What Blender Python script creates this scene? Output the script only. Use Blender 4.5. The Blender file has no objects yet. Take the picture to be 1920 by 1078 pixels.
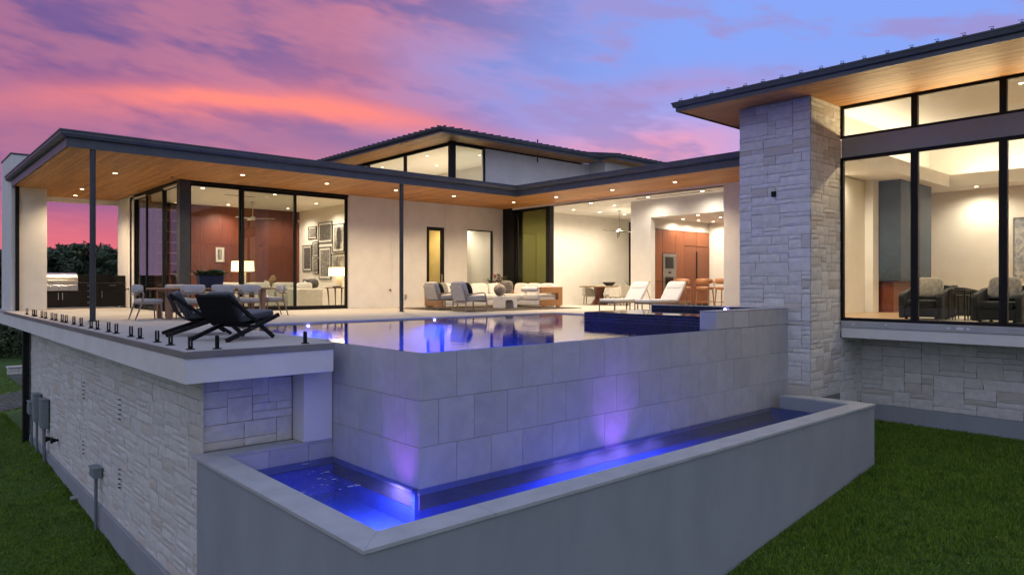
import bpy, bmesh, math, random
import numpy as np
from mathutils import Vector, Matrix, noise as mnoise
random.seed(7)
rng = np.random.default_rng(7)
sc = bpy.context.scene
col = sc.collection
R_ = math.radians
# ------------------------------------------------------------------ camera
F, HZ, CXP = 1318.0, 532.0, 960.0
ANG = R_(48.12)
VW = (math.cos(ANG), math.sin(ANG)); RT = (math.sin(ANG), -math.cos(ANG))
CAM = (-5.079, -7.428, 0.88)
cd = bpy.data.cameras.new('camera'); cam = bpy.data.objects.new('camera', cd); col.objects.link(cam)
cam.location = CAM
cam.rotation_euler = (R_(90), 0, ANG - R_(90))
cd.sensor_width = 36.0; cd.lens = 36.0 * F / 1920.0
cd.shift_y = -7.0 / 1920.0
cd.clip_end = 5000; cd.clip_start = 0.05
sc.camera = cam
def on(ax, v, px, py):
    """point where the ray of a photo pixel meets the plane ax = v"""
    a = (px - CXP) / F; b = (HZ - py) / F
    d = (VW[0] + RT[0]*a, VW[1] + RT[1]*a, b); i = 'xyz'.index(ax)
    t = (v - CAM[i]) / d[i]
    return Vector((CAM[0]+t*d[0], CAM[1]+t*d[1], CAM[2]+t*d[2]))
# ------------------------------------------------------------------ render settings
sc.view_settings.view_transform = 'Standard'; sc.view_settings.look = 'None'
sc.view_settings.exposure = 0.38; sc.view_settings.gamma = 1.0
sc.render.engine = 'CYCLES'
cy = sc.cycles
cy.use_denoising = True
try: cy.denoiser = 'OPENIMAGEDENOISE'
except Exception: pass
cy.use_adaptive_sampling = True; cy.adaptive_threshold = .03
cy.max_bounces = 6; cy.diffuse_bounces = 3; cy.glossy_bounces = 4; cy.transmission_bounces = 4
cy.transparent_max_bounces = 10; cy.caustics_reflective = False; cy.caustics_refractive = False
cy.sample_clamp_indirect = 6.0; cy.blur_glossy = 0.5
# ------------------------------------------------------------------ world: dusk sky with lit clouds
W = bpy.data.worlds.new('World'); sc.world = W; W.use_nodes = True
nt = W.node_tree; nt.nodes.clear()
class NG:
    """tiny node-expression helper"""
    def __init__(s, nt): s.nt = nt
    def n(s, t, **kw):
        x = s.nt.nodes.new(t)
        for k, v in kw.items(): setattr(x, k, v)
        return x
    def put(s, sock, v):
        if isinstance(v, bpy.types.NodeSocket): s.nt.links.new(v, sock)
        elif v is not None:
            if hasattr(sock.default_value, '__len__') and len(sock.default_value) == 4 and len(v) == 3: v = (*v, 1)
            sock.default_value = v
    def m(s, op, a, b=None, c=None, clamp=False):
        x = s.n('ShaderNodeMath', operation=op, use_clamp=clamp)
        s.put(x.inputs[0], a); s.put(x.inputs[1], b)
        if c is not None: s.put(x.inputs[2], c)
        return x.outputs[0]
    def dot(s, a, v):
        x = s.n('ShaderNodeVectorMath', operation='DOT_PRODUCT'); s.put(x.inputs[0], a); x.inputs[1].default_value = v
        return x.outputs['Value']
    def vmul(s, a, v):
        x = s.n('ShaderNodeVectorMath', operation='MULTIPLY'); s.put(x.inputs[0], a); s.put(x.inputs[1], v); return x.outputs[0]
    def vadd(s, a, v):
        x = s.n('ShaderNodeVectorMath', operation='ADD'); s.put(x.inputs[0], a); s.put(x.inputs[1], v); return x.outputs[0]
    def noise(s, v, sc_, det=4, rough=.55, dist=0.0, out=0):
        x = s.n('ShaderNodeTexNoise'); s.put(x.inputs['Vector'], v); x.inputs['Scale'].default_value = sc_
        x.inputs['Detail'].default_value = det; x.inputs['Roughness'].default_value = rough; x.inputs['Distortion'].default_value = dist
        return x.outputs[out]
    def mix(s, f, a, b, mode='MIX'):
        x = s.n('ShaderNodeMix', data_type='RGBA', blend_type=mode); s.put(x.inputs[0], f); s.put(x.inputs[6], a); s.put(x.inputs[7], b)
        return x.outputs[2]
    def step(s, v, e0, e1):
        x = s.n('ShaderNodeMapRange', interpolation_type='SMOOTHSTEP'); s.put(x.inputs[0], v)
        x.inputs[1].default_value = e0; x.inputs[2].default_value = e1; return x.outputs[0]
g = NG(nt)
tc = g.n('ShaderNodeTexCoord')
d = tc.outputs['Generated']
a_ = g.dot(d, (RT[0], RT[1], 0)); b_ = g.dot(d, (VW[0], VW[1], 0)); z_ = g.dot(d, (0, 0, 1))
sk = g.n('ShaderNodeCombineXYZ'); g.put(sk.inputs[2], g.m('ADD', g.m('MULTIPLY', z_, 2.6), g.m('MULTIPLY', a_, .55)))
dst = g.vadd(d, sk.outputs[0])
n1 = g.noise(dst, 1.5, 1, .5)
n2 = g.noise(g.vadd(dst, (7.3, 1.1, 3.7)), 3.4, 4, .56)
n3 = g.noise(g.vadd(dst, (1.3, 9.1, 5.7)), 8.0, 3, .62)
nn1 = g.m('SUBTRACT', n1, .5); nn2 = g.m('SUBTRACT', n2, .5); nn3 = g.m('SUBTRACT', n3, .5)
az = a_
# clear blue-hour sky
blue = g.mix(g.step(z_, .05, .30), (.47, .39, .76), (.235, .36, .87))
blue = g.mix(g.step(z_, .38, .95), blue, (.39, .46, .70))
blue = g.mix(g.step(b_, .25, -.5), blue, (.49, .545, .71))
# how far the lit cloud deck reaches from the sunset side
pk = g.m('ADD', az, g.m('MULTIPLY', nn1, .40)); pk = g.m('ADD', pk, g.m('MULTIPLY', nn2, .20))
pk = g.m('SUBTRACT', pk, g.m('MULTIPLY', g.m('SUBTRACT', z_, .22), .30))
pinkf = g.m('SUBTRACT', 1.0, g.step(pk, -.20, .19))
pinkf = g.m('MULTIPLY', g.m('MULTIPLY', pinkf, g.step(b_, -.45, .30)), g.step(z_, .75, .38))
# cloud deck colours
deck_c = g.mix(g.step(g.m('ADD', n2, g.m('MULTIPLY', nn3, .85)), .38, .62), (.22, .135, .33), (.42, .185, .335))
deck_c = g.mix(g.m('MULTIPLY', g.step(g.m('ADD', az, g.m('ADD', g.m('MULTIPLY', nn2, .35), g.m('MULTIPLY', z_, -.35))), -.30, -.66), .88), deck_c, (.120, .085, .28))
deck_c = g.mix(g.m('MULTIPLY', g.step(az, -.64, -.82), .8), deck_c, (.47, .31, .50))
sal = g.step(g.m('ADD', n1, g.m('MULTIPLY', nn3, .8)), .50, .72)
deck_c = g.mix(g.m('MULTIPLY', sal, .45), deck_c, (.64, .22, .29))
lowp = g.m('MULTIPLY', g.m('MULTIPLY', g.step(z_, .135, .03), g.step(az, .10, -.35)), g.step(az, -.82, -.62))
deck_c = g.mix(g.m('MULTIPLY', lowp, .9), deck_c, (.84, .165, .19))
sky = g.mix(pinkf, blue, deck_c)
def blob(el0, slope, a0, wa, we, warp):
    da = g.m('SUBTRACT', az, a0)
    e = g.m('SUBTRACT', z_, g.m('ADD', el0, g.m('SUBTRACT', g.m('MULTIPLY', da, slope), g.m('MULTIPLY', g.m('MULTIPLY', da, da), .45))))
    e = g.m('ADD', e, g.m('MULTIPLY', nn2, warp)); e = g.m('ADD', e, g.m('MULTIPLY', nn3, warp*.45))
    x = g.m('DIVIDE', e, we); y = g.m('DIVIDE', g.m('SUBTRACT', az, a0), wa)
    r = g.m('ADD', g.m('MULTIPLY', x, x), g.m('MULTIPLY', y, y))
    return g.m('MULTIPLY', g.m('EXPONENT', g.m('MULTIPLY', r, -1.0)), g.step(b_, .1, .5))
s0 = blob(.238, .0, -.30, .30, .040, .06)
sky = g.mix(g.m('MULTIPLY', s0, .45), sky, (.72, .20, .27))
s1 = blob(.236, .0, -.31, .21, .0150, .045)
sky = g.mix(g.m('MULTIPLY', s1, 1.15, clamp=True), sky, (1.02, .26, .215))
s3 = blob(.192, -.09, -.20, .17, .018, .05)
sky = g.mix(g.m('MULTIPLY', s3, .70), sky, (.255, .155, .35))
s2 = blob(.186, -.02, .185, .13, .036, .09)
sky = g.mix(g.m('MULTIPLY', s2, .85), sky, (.92, .33, .40))
s4 = blob(.262, .02, .22, .15, .016, .06)
sky = g.mix(g.m('MULTIPLY', s4, .60), sky, (.47, .26, .50))
# faint wisps over the blue part
wisp = g.m('MULTIPLY', g.step(g.m('ADD', n2, g.m('MULTIPLY', nn3, .9)), .48, .68), g.step(z_, .75, .2))
sky = g.mix(g.m('MULTIPLY', wisp, g.m('MULTIPLY', g.m('SUBTRACT', 1.0, pinkf), .72)), sky, (.35, .25, .52))
sky = g.mix(g.step(z_, .0, -.02), sky, (.03, .035, .05))
W.cycles.sampling_method = 'NONE'
bg = g.n('ShaderNodeBackground'); g.put(bg.inputs[0], sky); bg.inputs[1].default_value = 0.83
g.nt.links.new(bg.outputs[0], g.n('ShaderNodeOutputWorld').inputs[0])
# the last of the daylight: a very soft, weak sun lamp
sl = bpy.data.lights.new('sun', 'SUN'); sl.energy = 0.12; sl.angle = R_(60); sl.color = (.62, .72, 1.0)
so = bpy.data.objects.new('sun', sl); col.objects.link(so); so.rotation_euler = (R_(52), 0, R_(-62))
# ------------------------------------------------------------------ materials
MATS = {}
def mat(name, c, rough=.6, var=.12, ns=6.0, bump=0.0, bs=60.0, metal=0.0, c2=None, stretch=None, isl=0.0, spec=.5, emit=None, es=0.0, tint=None, trans=0.0, sheen=0.0, dist=0.0, world=False):
    m_ = bpy.data.materials.new(name); m_.use_nodes = True
    t = m_.node_tree; t.nodes.clear(); q = NG(t)
    out = q.n('ShaderNodeOutputMaterial'); p = q.n('ShaderNodeBsdfPrincipled'); t.links.new(p.outputs[0], out.inputs[0])
    co = q.n('ShaderNodeTexCoord').outputs['Object']
    oi = q.n('ShaderNodeObjectInfo').outputs['Random']; ge = q.n('ShaderNodeNewGeometry')
    if world: co = ge.outputs['Position']
    v = q.vmul(co, stretch) if stretch else co
    if isl:
        rnd = q.m('FRACT', q.m('ADD', oi, ge.outputs['Random Per Island']))
        off = q.n('ShaderNodeCombineXYZ'); q.put(off.inputs[0], q.m('MULTIPLY', rnd, 37.0)); q.put(off.inputs[1], q.m('MULTIPLY', rnd, 13.0))
        v = q.vadd(v, off.outputs[0])
    n_ = q.noise(v, ns, 6, .6, dist)
    cb = c2 if c2 else tuple(max(0, x*(1-2*var)) for x in c)
    f = q.step(n_, .28, .72)
    cc = q.mix(f, cb, c)
    if isl:
        k = q.m('ADD', 1.0 - isl, q.m('MULTIPLY', rnd, 2*isl))
        cmb = q.n('ShaderNodeCombineXYZ')
        for i in range(3): q.put(cmb.inputs[i], k)
        cc = q.mix(1.0, cc, cmb.outputs[0], 'MULTIPLY')
        if tint:
            cc = q.mix(q.m('MULTIPLY', q.step(q.m('FRACT', q.m('MULTIPLY', rnd, 7.31)), .72, .98), .75), cc, tint)
    q.put(p.inputs['Base Color'], cc)
    q.put(p.inputs['Roughness'], q.m('ADD', rough - .06, q.m('MULTIPLY', n_, .12)))
    p.inputs['Metallic'].default_value = metal
    p.inputs['Specular IOR Level'].default_value = spec
    if sheen: p.inputs['Sheen Weight'].default_value = sheen
    if trans: p.inputs['Transmission Weight'].default_value = trans
    if emit: p.inputs['Emission Color'].default_value = (*emit, 1); p.inputs['Emission Strength'].default_value = es
    if bump:
        b = q.n('ShaderNodeBump'); b.inputs['Strength'].default_value = bump; b.inputs['Distance'].default_value = .02
        q.put(b.inputs['Height'], q.noise(v, bs, 5, .65)); q.put(p.inputs['Normal'], b.outputs[0])
    MATS[name] = m_
    return m_
def glass(name, tint=(1, 1, 1), boost=1.0, rough=0.0, extra=0.0):
    m_ = bpy.data.materials.new(name); m_.use_nodes = True; t = m_.node_tree; t.nodes.clear(); q = NG(t)
    ge = q.n('ShaderNodeNewGeometry'); dp_ = q.n('ShaderNodeVectorMath', operation='DOT_PRODUCT'); q.put(dp_.inputs[0], ge.outputs['Normal']); q.put(dp_.inputs[1], ge.outputs['Incoming'])
    fz_ = q.m('ADD', .04, q.m('MULTIPLY', .96, q.m('POWER', q.m('SUBTRACT', 1.0, q.m('ABSOLUTE', dp_.outputs['Value'])), 5.0)))
    gl = q.n('ShaderNodeBsdfGlossy'); gl.inputs['Roughness'].default_value = rough
    tr = q.n('ShaderNodeBsdfTransparent'); tr.inputs[0].default_value = (*tint, 1)
    mx = q.n('ShaderNodeMixShader')
    q.put(mx.inputs[0], q.m('ADD', q.m('MULTIPLY', fz_, boost), extra, clamp=True)); t.links.new(tr.outputs[0], mx.inputs[1]); t.links.new(gl.outputs[0], mx.inputs[2])
    t.links.new(mx.outputs[0], q.n('ShaderNodeOutputMaterial').inputs[0]); MATS[name] = m_
    return m_
def water(name, tint, ripple, scale, stretch=(1, 1, 1)):
    m_ = bpy.data.materials.new(name); m_.use_nodes = True; t = m_.node_tree; t.nodes.clear(); q = NG(t)
    co = q.n('ShaderNodeTexCoord').outputs['Object']
    h = q.m('ADD', q.noise(q.vmul(co, stretch), scale, 2, .5, .4), q.m('MULTIPLY', q.noise(co, scale*.22, 1, .5), 2.0))
    b = q.n('ShaderNodeBump'); b.inputs['Strength'].default_value = ripple; b.inputs['Distance'].default_value = .01; q.put(b.inputs['Height'], h)
    fr = q.n('ShaderNodeFresnel'); fr.inputs[0].default_value = 1.33; q.put(fr.inputs['Normal'], b.outputs[0])
    gl = q.n('ShaderNodeBsdfGlossy'); gl.inputs['Roughness'].default_value = .015; q.put(gl.inputs['Normal'], b.outputs[0])
    tr = q.n('ShaderNodeBsdfTransparent'); tr.inputs[0].default_value = (*tint, 1)
    mx = q.n('ShaderNodeMixShader'); q.put(mx.inputs[0], fr.outputs[0]); t.links.new(tr.outputs[0], mx.inputs[1]); t.links.new(gl.outputs[0], mx.inputs[2])
    t.links.new(mx.outputs[0], q.n('ShaderNodeOutputMaterial').inputs[0]); MATS[name] = m_
    return m_
def emis(name, c, s):
    m_ = bpy.data.materials.new(name); m_.use_nodes = True; t = m_.node_tree; t.nodes.clear(); q = NG(t)
    e = q.n('ShaderNodeEmission'); e.inputs[0].default_value = (*c, 1); e.inputs[1].default_value = s
    t.links.new(e.outputs[0], q.n('ShaderNodeOutputMaterial').inputs[0]); MATS[name] = m_
    return m_
mat('stucco', (.74, .72, .69), .85, .05, 1.6, .10, 160, world=True)
mat('stucco_grey', (.305, .33, .352), .85, .07, 1.1, .22, 120, stretch=(1, 1, .5), world=True)
mat('coping', (.43, .44, .45), .7, .08, 3.0, .10, 90)
mat('stone', (.74, .715, .675), .88, .08, 7.0, .6, 16, isl=.07, tint=(.53, .47, .41), world=True)
mat('stone_warm', (.68, .66, .625), .88, .08, 7.0, .6, 16, isl=.06, tint=(.56, .50, .44), world=True)
mat('mortar', (.27, .26, .255), .9, .08, 20)
mat('deck', (.47, .435, .39), .75, .07, 1.3, .06, 220)
mat('deck_trim', (.235, .215, .20), .6, .14, 2.0, .1, 80, stretch=(1, 1, 4))
mat('tile_grey', (.46, .455, .455), .5, .08, 2.2, .08, 90, isl=.05, dist=1.0, world=True)
mat('grout', (.14, .14, .15), .85)
mat('tile_blue', (.008, .016, .052), .18, .2, 5, .02, 90, isl=.22, world=True)
mat('grout_blue', (.10, .13, .19), .8)
mat('pool_plaster', (.10, .20, .62), .7, .10, 2.0)
mat('basin_plaster', (.05, .16, .58), .7, .12, 1.5)
mat('soffit_wood', (.60, .275, .080), .55, .16, 9.0, .06, 60, c2=(.38, .165, .048), stretch=(5.0, .35, 5.0), isl=.17, world=True)
mat('walnut', (.185, .040, .015), .42, .2, 7.0, .03, 80, c2=(.10, .026, .013), stretch=(5, 5, .28), isl=.08)
mat('kitchen_wood', (.25, .078, .030), .45, .16, 6.0, .03, 80, c2=(.165, .048, .019), stretch=(5, 5, .28), isl=.10)
mat('teak', (.42, .21, .085), .55, .16, 9, .04, 80, c2=(.29, .13, .05), stretch=(.5, 5, 5))
mat('grey_teak', (.33, .25, .19), .65, .14, 9, .05, 80, stretch=(4, 4, .5))
mat('table_teak', (.36, .20, .115), .6, .16, 9, .05, 80, c2=(.25, .13, .07), stretch=(.5, 5, 5))
mat('stool_wood', (.40, .18, .075), .5, .12, 9, .03, 80)
mat('floor_oak', (.50, .34, .19), .35, .14, 6, .02, 80, c2=(.38, .24, .125), stretch=(4, .35, 4), isl=.08)
mat('floor_stone', (.52, .47, .40), .45, .06, 2)
mat('metal_dark', (.075, .085, .10), .45, .12, 4, .03, 120)
mat('metal_roof', (.075, .085, .10), .45, .12, 4, metal=.5)
mat('metal_black', (.010, .010, .011), .42, .1, 4, spec=.2)
mat('frame_black', (.012, .011, .011), .45, .1, 4, spec=.2)
mat('post_steel', (.055, .06, .065), .4, .1, 4, metal=.4)
mat('wall_in', (.80, .745, .655), .8, .03, 2)
mat('wall_warm', (.80, .70, .45), .8, .04, 2)
mat('wall_grey', (.45, .42, .38), .8, .05, 3)  # flat grey-beige tone of the hall stub wall
mat('ceil_in', (.80, .76, .69), .85, .02, 2)
mat('trim_white', (.74, .72, .68), .6, .03, 4)
mat('blue_panel', (.050, .075, .105), .55, .22, 1.6, .03, 50)
mat('chimney_white', (.72, .73, .75), .8, .03, 3)
mat('cush_white', (.74, .71, .67), .9, .05, 6, .12, 240, sheen=.2)
mat('cush_lounger', (.66, .67, .72), .9, .04, 6, .10, 240, sheen=.2)
mat('cush_grey', (.42, .40, .395), .9, .08, 7, .15, 260, sheen=.2)
mat('cush_dine', (.46, .45, .45), .9, .08, 8, .18, 260, sheen=.2)
mat('cush_charcoal', (.042, .047, .055), .92, .12, 9, .18, 260, sheen=.3)
mat('cush_black', (.018, .019, .022), .92, .1, 9, .15, 260)
mat('cush_pattern', (.36, .33, .29), .92, .35, 22, .25, 120, c2=(.13, .115, .10))
mat('cush_fur', (.56, .50, .38), .95, .25, 14, .8, 60, sheen=.5)
mat('cush_cream', (.66, .61, .52), .9, .06, 7, .12, 240)
mat('velvet_dark', (.020, .019, .013), .8, .2, 6, .05, 200, sheen=.08)
mat('leather_tan', (.50, .22, .09), .5, .1, 7, .05, 120)
mat('cord_black', (.012, .012, .013), .7, .1, 9, spec=.2)
mat('rug_brown', (.055, .038, .028), .95, .2, 60, .4, 200)
mat('rug_cream', (.52, .46, .36), .95, .12, 30, .4, 200)
mat('steel', (.56, .53, .50), .30, .08, 20, .02, 30, metal=1.0, stretch=(1, 1, 30))
mat('steel_dull', (.42, .41, .40), .35, .08, 8, metal=1.0)
mat('oven_glass', (.012, .011, .012), .08, .1, 3)
mat('cabinet_black', (.009, .008, .0075), .45, .18, 6, .05, 80, spec=.25)
mat('counter_black', (.025, .024, .024), .3, .12, 9)
mat('planter_blue', (.012, .022, .065), .35, .15, 6, .08, 60)
mat('leaf', (.055, .10, .035), .6, .2, 8, isl=.45)
mat('leaf_pale', (.14, .30, .21), .55, .12, 8, isl=.2)
mat('leaf_olive', (.07, .085, .025), .6, .2, 8, isl=.45)
mat('petal_red', (.50, .035, .035), .6, .2, 8, isl=.3)
mat('twig', (.06, .04, .025), .8)
mat('ceramic_brown', (.20, .155, .125), .4, .3, 14, .2, 22, c2=(.33, .27, .22))
mat('ceramic_dark', (.05, .047, .045), .5, .2, 9, .1, 60)
mat('ceramic_white', (.70, .68, .63), .5, .06, 6)
mat('concrete_white', (.66, .65, .62), .7, .06, 5, .06, 80)
mat('iron_bowl', (.03, .028, .024), .5, .3, 12, .4, 40)
mat('brass', (.16, .13, .10), .35, .1, 6, metal=1.0)
mat('box_grey', (.20, .235, .25), .55, .1, 5, .03, 90)
mat('pipe_grey', (.16, .185, .20), .55, .12, 5)
mat('plastic_grey', (.40, .39, .37), .5)
mat('black_void', (.006, .006, .006), .8)
mat('print_paper', (.66, .63, .57), .8, .03, 5)
mat('print_bw1', (.42, .39, .34), .5, .1, 9, c2=(.012, .011, .010), dist=1.5)
mat('print_bw2', (.20, .185, .16), .5, .1, 6, c2=(.010, .010, .010), dist=2.5)
mat('print_bw3', (.50, .46, .40), .5, .1, 5, c2=(.02, .018, .016), dist=.8, stretch=(1, 1, .5))
mat('skin_print', (.06, .055, .05), .5, .3, 10)
mat('art_paint', (.55, .50, .44), .7, .1, 3, c2=(.085, .12, .16), dist=2.0)
mat('gold_wood', (.34, .22, .10), .5, .2, 9)
mat('paver', (.155, .155, .165), .85, .15, 9, .2, 60, isl=.18, world=True)
mat('bark', (.085, .068, .052), .9, .3, 9, .5, 20)
mat('tree_leaf', (.075, .110, .045), .7, .25, .7, c2=(.018, .034, .016), isl=.35)
mat('tree_leaf_pale', (.105, .130, .060), .7, .25, .7, c2=(.03, .047, .02), isl=.35)
mat('twig_grey', (.13, .125, .12), .9)
mat('foam', (.30, .36, .62), .6, .05, 9)
mat('shade_linen', (.85, .72, .45), .8, .03, 20, emit=(1.0, .72, .34), es=2.6)
glass('pane', (.965, .975, .955), .55)
glass('pane_dusk', (.80, .83, .80), 1.0, extra=.03)
glass('pane_stack', (.36, .365, .20), .9)
glass('pane_warm', (.92, .89, .72), 1.0)
water('pool_water', (.66, .80, 1.0), .07, 16.0, (1.0, .45, 1))
water('basin_water', (.62, .74, 1.0), .65, 13.0)
water('spa_water', (.66, .80, 1.0), .03, 12.0)
emis('lamp_disc', (1.0, .80, .52), 14.0)
emis('led_violet', (.50, .40, 1.0), 30.0)
emis('led_basin', (.30, .18, 1.0), 4.0)
emis('cove_and_added_led', (1.0, .80, .50), 5.0)
emis('bulb', (1.0, .86, .62), 8.0)
# ------------------------------------------------------------------ mesh helpers
class MB:
    def __init__(s, xf=None): s.v = []; s.f = []; s.xf = xf or Matrix(); s.sm = []
    def add(s, vs, fs, smooth=False):
        o = len(s.v)
        s.v += [tuple(s.xf @ Vector(p)) for p in vs]
        s.f += [tuple(i + o for i in f) for f in fs]; s.sm += [smooth]*len(fs)
        return s
    def bx(s, x0, x1, y0, y1, z0, z1, m=None):
        vs = [(x, y, z) for z in (z0, z1) for y in (y0, y1) for x in (x0, x1)]
        if m: vs = [tuple(m @ Vector(p)) for p in vs]
        return s.add(vs, [(0, 2, 3, 1), (4, 5, 7, 6), (0, 1, 5, 4), (2, 6, 7, 3), (0, 4, 6, 2), (1, 3, 7, 5)])
    def box(s, c, size, m=None):
        x, y, z = [k/2 for k in size]; T_ = Matrix.Translation(c)
        return s.bx(-x, x, -y, y, -z, z, T_ @ m if m else T_)
    def bar(s, p0, p1, w, h, up=(0, 0, 1)):
        """square bar from p0 to p1: w across, h along up"""
        p0 = Vector(p0); p1 = Vector(p1); dd = p1 - p0; L = dd.length; x = dd.normalized()
        y = Vector(up).cross(x)
        if y.length < 1e-4: y = Vector((0, 1, 0)).cross(x)
        y.normalize(); z = x.cross(y)
        M_ = Matrix((x, y, z)).transposed().to_4x4(); M_.translation = (p0 + p1)/2
        return s.bx(-L/2, L/2, -w/2, w/2, -h/2, h/2, M_)
    def tube(s, pts, r, n=8, caps=True):
        pts = [Vector(p) for p in pts]; rs = r if isinstance(r, (list, tuple)) else [r]*len(pts)
        vs = []; fs = []
        ref = None
        for i, p in enumerate(pts):
            t = (pts[min(i+1, len(pts)-1)] - pts[max(i-1, 0)]).normalized()
            if ref is None: ref = t.orthogonal().normalized()
            u = (ref - t*ref.dot(t))
            u = u.normalized() if u.length > 1e-6 else t.orthogonal().normalized()
            ref = u; w = t.cross(u)
            for k in range(n):
                an = 2*math.pi*k/n; vs.append(tuple(p + (u*math.cos(an) + w*math.sin(an))*rs[i]))
        for i in range(len(pts)-1):
            for k in range(n):
                k2 = (k+1) % n; fs.append((i*n+k, i*n+k2, (i+1)*n+k2, (i+1)*n+k))
        s.add(vs, fs, True)
        if caps:
            s.add(vs[:n], [tuple(reversed(range(n)))]); s.add(vs[-n:], [tuple(range(n))])
        return s
    def lathe(s, prof, n=20, c=(0, 0, 0), caps=True):
        vs = []; fs = []
        for r, z in prof:
            for k in range(n):
                an = 2*math.pi*k/n; vs.append((c[0]+r*math.cos(an), c[1]+r*math.sin(an), c[2]+z))
        for i in range(len(prof)-1):
            for k in range(n):
                k2 = (k+1) % n; fs.append((i*n+k, i*n+k2, (i+1)*n+k2, (i+1)*n+k))
        s.add(vs, fs, True)
        if caps:
            s.add(vs[:n], [tuple(reversed(range(n)))]); s.add(vs[-n:], [tuple(range(n))])
        return s
    def prism(s, poly, z0, z1, m=None):
        """poly in xy, extruded z0..z1, optionally transformed"""
        n = len(poly); vs = [(x, y, z0) for x, y in poly] + [(x, y, z1) for x, y in poly]
        if m: vs = [tuple(m @ Vector(p)) for p in vs]
        fs = [tuple(reversed(range(n))), tuple(range(n, 2*n))] + [(i, (i+1) % n, n+(i+1) % n, n+i) for i in range(n)]
        return s.add(vs, fs)
    def cushion(s, c, size, m=None, e=.32, n=10, wob=.004):
        """soft pillow-like box"""
        hx, hy, hz = [k/2 for k in size]; vs = []; fs = []
        T_ = Matrix.Translation(c)
        if m: T_ = T_ @ m
        def sp(v, ex): return math.copysign(abs(v)**ex, v)
        nu, nv = 4*n//2, n
        for j in range(nv+1):
            ph = -math.pi/2 + math.pi*j/nv
            for i in range(nu):
                th = 2*math.pi*i/nu
                p = Vector((hx*sp(math.cos(ph), e)*sp(math.cos(th), e), hy*sp(math.cos(ph), e)*sp(math.sin(th), e), hz*sp(math.sin(ph), e*1.35)))
                k = wob*mnoise.noise(p*9 + Vector(c)*3); p += Vector((k, k, k))
                vs.append(tuple(T_ @ p))
        for j in range(nv):
            for i in range(nu):
                i2 = (i+1) % nu; fs.append((j*nu+i, j*nu+i2, (j+1)*nu+i2, (j+1)*nu+i))
        return s.add(vs, fs, True)
    def mesh(s, name, mt, bev=0.0, seg=1):
        me = bpy.data.meshes.new(name); me.from_pydata(s.v, [], s.f); me.update()
        if any(s.sm): me.polygons.foreach_set('use_smooth', s.sm)
        if bev:
            b = bmesh.new(); b.from_mesh(me); bmesh.ops.remove_doubles(b, verts=b.verts, dist=1e-6)
            es = [e for e in b.edges if len(e.link_faces) == 2 and e.calc_face_angle(0) > .5]
            bmesh.ops.bevel(b, geom=es, offset=bev, segments=seg, affect='EDGES', profile=.6, clamp_overlap=True)
            b.to_mesh(me); b.free()
        me.materials.append(MATS[mt] if isinstance(mt, str) else mt)
        return me
    def build(s, name, mt, parent=None, bev=0.0, seg=1, kind=None, label=None):
        return link(name, s.mesh(name, mt, bev, seg), parent, kind, label)
def link(name, data, parent=None, kind=None, label=None):
    o = bpy.data.objects.new(name, data); col.objects.link(o)
    if parent: o.parent = parent
    if kind: o['kind'] = kind
    if label: o['label'] = label
    return o
def thing(name, label, cat, loc=(0, 0, 0), rz=0.0, group=None):
    o = bpy.data.objects.new(name, None); col.objects.link(o); o.empty_display_size = .1
    o.location = loc; o.rotation_euler = (0, 0, rz); o['label'] = label; o['category'] = cat
    if group: o['group'] = group
    return o
def part_empty(name, parent, loc=(0, 0, 0)):
    o = bpy.data.objects.new(name, None); col.objects.link(o); o.parent = parent; o.location = loc; o.empty_display_size = .1
    return o
def tag(o, label, cat, group=None):
    o['label'] = label; o['category'] = cat
    if group: o['group'] = group
    return o
def copy_tree(o, parent=None):
    c = o.copy(); col.objects.link(c); c.parent = parent
    for ch in list(o.children): copy_tree(ch, c)
    return c
def place(o, loc, rz, label=None, group=None):
    o.location = loc; o.rotation_euler = (0, 0, rz)
    if label: o['label'] = label
    if group: o['group'] = group
    return o
def rot(ax, a): return Matrix.Rotation(a, 4, ax)
def lamp(name, kind, loc, energy, color, parent=None, **kw):
    l = bpy.data.lights.new(name, kind); l.energy = energy; l.color = color
    for k, v in kw.items(): setattr(l, k, v)
    o = bpy.data.objects.new(name, l); col.objects.link(o); o.location = loc
    if parent: o.parent = parent
    return o
WARM = (1.0, .88, .71)
DISC = MB().lathe([(.052, 0), (.052, .004)], 14).mesh('lamp_disc', 'lamp_disc')
RIM = MB().lathe([(.056, .003), (.072, -.002), (.072, .006), (.056, .006)], 16, caps=False).mesh('lamp_rim', 'trim_white')
def downlight(parent, x, y, z, e, cone=150, color=WARM, blend=.9):
    """recessed ceiling light: rim, glowing disc and its light"""
    o = link('downlight', RIM, parent); o.location = (x, y, z - .004)
    k = link('lens', DISC, o); k.location = (0, 0, -.001)
    l = lamp('downlight_glow', 'SPOT', (0, 0, -.03), e, color, o, spot_size=R_(cone), spot_blend=blend, shadow_soft_size=.04)
    return o
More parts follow.
